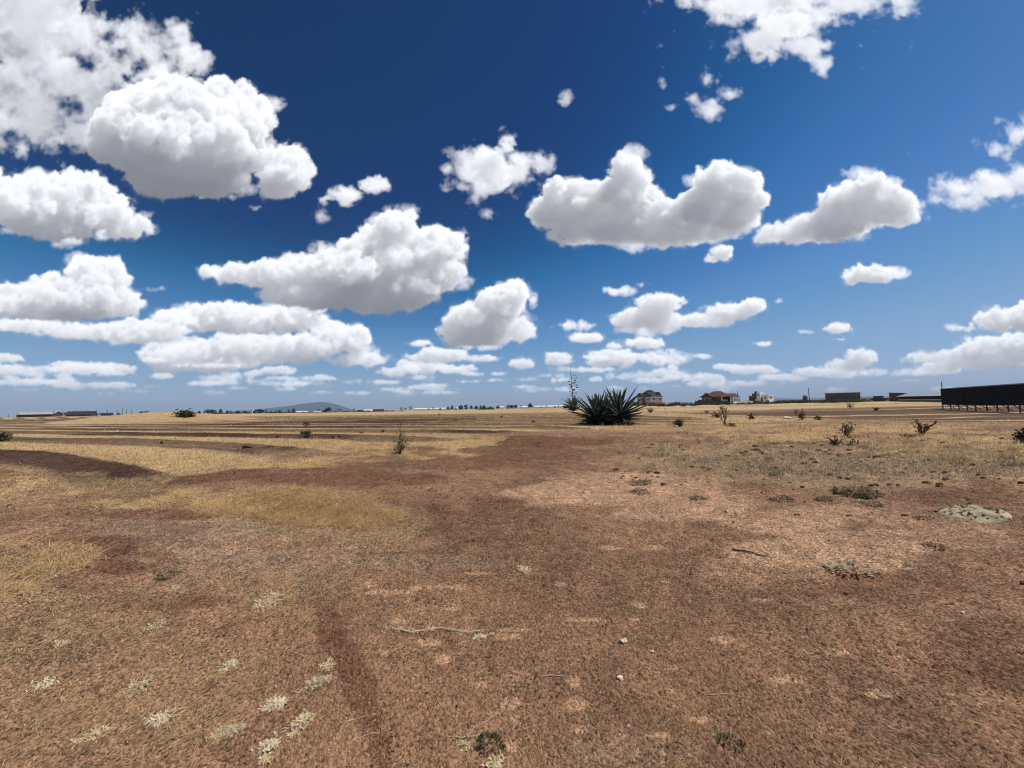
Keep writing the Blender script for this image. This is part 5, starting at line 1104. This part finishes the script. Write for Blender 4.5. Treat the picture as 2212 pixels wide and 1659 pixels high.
bush_row([(520+i*24+rg.uniform(-6, 6), 430, 34, rg.uniform(4, 7)) for i in range(25)]+[(1140+i*24+rg.uniform(-6, 6), 430, 34, rg.uniform(3, 5)) for i in range(16)], DBUSH, 'low dark scrub along the foot of the tree line at left', 'scrub under the far tree line')
bush_row([(2880, 200, 22, 14), (2841, 205, 26, 12)], DBUSH, 'dark bush at the foot of the white flat house', 'bushes by the white flat house')
gh_m = mat('white_polythene', (.80, .80, .79), .6, .05, .2, .3)
def greenhouse(pxa, pxb, ytop, ybase, depth, label):
    a, c = out(pxa, depth), out(pxb, depth); k = depth*MPP; h = (ybase-ytop)*k; d = c-a; L = math.hypot(d.x, d.y); t = thing('greenhouse', a-Vector((0, 0, .2)), label, 'greenhouse', 'white greenhouses on the skyline', math.atan2(d.y, d.x)); n = max(1, round(L/14)); w = 9.0
    for i in range(n):
        x0, x1 = L*i/n, L*(i+1)/n-.25; b = MB(); q = [(0, 0), (.0, h*.62), (w*.18, h*.86), (w*.5, h), (w*.82, h*.86), (w, h*.62), (w, 0)]; z = d.z*(i+.5)/n
        m0 = len(b.v); b.v += [(x0, y, zz+z) for y, zz in q]+[(x1, y, zz+z) for y, zz in q]; m = len(q)
        for j in range(m-1): b.f.append((m0+j, m0+m+j, m0+m+j+1, m0+j+1))
        b.f.append(tuple(m0+j for j in range(m))); b.f.append(tuple(m0+m+j for j in range(m))[::-1]); b.build('bay', gh_m, t)
greenhouse(1108, 1144, 1544, 1550, 560, 'small white greenhouse right of the tallest cypress'); greenhouse(1175, 1192, 1544, 1549, 560, 'short white greenhouse in front of the mountain top'); greenhouse(1552, 1742, 1529.5, 1539, 610, 'longest white greenhouse on the central skyline')
greenhouse(1362, 1390, 1535, 1543, 600, 'white shed left of the thin bare trees'); greenhouse(1948, 1984, 1523, 1533, 600, 'white greenhouse behind the dark flat topped tree'); greenhouse(2006, 2112, 1522, 1532, 610, 'long white greenhouse left of the flowering agave')
gable('little_white_house', 1883, 540, 3.6, 4, 2.6, 1.2, 'little white house among the dark trees near the middle', wall_white, wall_white, 0)
p = out(947, 120); k = 120*MPP; t = thing('signal_post', p, 'white post carrying two pale boxes on the skyline left of the mountain', 'post'); MB().tube([(0, 0, -.2), (0, 0, 22*k)], .11, 8).build('post', wall_white, t); MB().box(-.12, -.18, 17*k, .34, .18, 19.5*k).build('box', wall_white, t); MB().box(-.16, -.2, 21*k, .2, .2, 23.5*k).build('box', wall_white, t); MB().box(-.2, -.15, 19.6*k, .3, .15, 20.9*k).build('panel', scrub_leaf, t)
# ------------------------------------------------------------------ hills far off
hill_m = mat('far_hillside', (.030, .040, .034), .95, .25, .004, .05)
def hill(name, depth, prof, thick, seed):
    px = np.linspace(prof[0][0], prof[-1][0], 90); top = np.interp(px, [q[0] for q in prof], [q[1] for q in prof]); V = []; nd_ = 17
    for i, (a, yt) in enumerate(zip(px, top)):
        d = pix_dir(a*.576042, yt*.576042); x = d[0]/d[1]*depth; H = EYE+d[2]/d[1]*depth+6
        for j in range(nd_):
            s = (j/(nd_-1)*2-1); f = math.exp(-(s*1.9)**2); y = depth+s*thick; nz = fbm(x/500+seed, y/500, 3)
            V.append((x*(1+s*thick/depth*.0), y, -6+max(0, H)*f*(1+.10*float(nz)*(1-f)*4)))
    n = len(px); F = [(i*nd_+j, (i+1)*nd_+j, (i+1)*nd_+j+1, i*nd_+j+1) for i in range(n-1) for j in range(nd_-1)]
    me = bpy.data.meshes.new(name); me.from_pydata(V, [], F); me.materials.append(hill_m); me.shade_smooth(); tag(link(name, me), kind='structure')
C3 = lambda X, Y: (960+X/4.608, 1400+Y/4.608)
hill('mountain', 11500, [(930, 1551), C3(60, 632), C3(200, 607), C3(400, 582), C3(640, 556), C3(850, 521), C3(1040, 500), C3(1110, 493), C3(1220, 500), C3(1380, 540), C3(1500, 592), C3(1620, 645), (1330, 1549)], 1500, 3)
hill('hills', 13000, [(2380, 1526), (2440, 1515), (2500, 1512), (2560, 1507), (2600, 1512), (2700, 1511), (2850, 1497), (2900, 1492.5), (2980, 1495), (3040, 1493), (3110, 1490), (3220, 1486.5), (3300, 1486), (3400, 1488), (3560, 1485), (3700, 1492)], 1300, 9)
hill('hills', 13500, [(840, 1552), (870, 1541), (900, 1538.5), (950, 1538), (1000, 1543), (1040, 1552)], 900, 14)
# ------------------------------------------------------------------ birds
bird_m = mat('bird_plumage', (.03, .03, .035), .8, .2, 20, .2)
def bird(px, py, depth, span, label, rz, bank):
    d = pix_dir(px*.576042, py*.576042); p = Vector((d[0]/d[1]*depth, depth, EYE+d[2]/d[1]*depth)); b = MB(); s = span/2
    b.tube([(0, -.34*s, 0), (0, -.2*s, .01), (0, .15*s, .02), (0, .36*s, .02), (0, .46*s, 0)], [.02*s, .09*s, .11*s, .07*s, .015*s], 7)
    for k in (-1, 1):
        b.hull([(k*.05*s, .2*s, .02), (k*.5*s, .24*s, .10*s), (k*s, .02*s, .04*s), (k*.5*s, -.04*s, .10*s), (k*.05*s, -.1*s, .02)], [(k*.05*s, .2*s, .04*s), (k*.5*s, .24*s, .13*s), (k*s, .02*s, .05*s), (k*.5*s, -.04*s, .12*s), (k*.05*s, -.1*s, .04*s)])
    b.hull([(-.05*s, -.3*s, 0), (.05*s, -.3*s, 0), (.12*s, -.58*s, 0), (-.12*s, -.58*s, 0)], [(-.05*s, -.3*s, .02*s), (.05*s, -.3*s, .02*s), (.12*s, -.58*s, .02*s), (-.12*s, -.58*s, .02*s)])
    o = tag(b.build('bird', bird_m, None, p), label, 'bird', 'birds flying low over the field'); o.rotation_euler = (R(8), bank, rz)
bird(960, 1437, 85, .55, 'small dark bird flying left of the mountain', R(70), R(12)); bird(3300, 1307, 70, .5, 'small dark bird flying above the dark houses at right', R(-60), R(-14)); bird(2112, 898, 60, .5, 'small bird against the lower edge of the large white cloud', R(80), R(10))
# ------------------------------------------------------------------ haze
HAZE_DENSITY = 6.5e-5
hm = bpy.data.materials.new('haze'); hm.use_nodes = True; ht = hm.node_tree; ht.nodes.clear(); ho = ht.nodes.new('ShaderNodeOutputMaterial'); hv = ht.nodes.new('ShaderNodeVolumePrincipled'); hv.inputs['Color'].default_value = (.60, .75, 1.0, 1); hv.inputs['Density'].default_value = HAZE_DENSITY; hv.inputs['Anisotropy'].default_value = 0.0; ht.links.new(hv.outputs[0], ho.inputs['Volume'])
b = MB(); b.box(-16000, -16000, -9, 16000, 16000, 330); hz = b.build('haze', hm); tag(hz, kind='stuff')
print('all', round(time.time()-T_START, 1), len(bpy.data.objects))
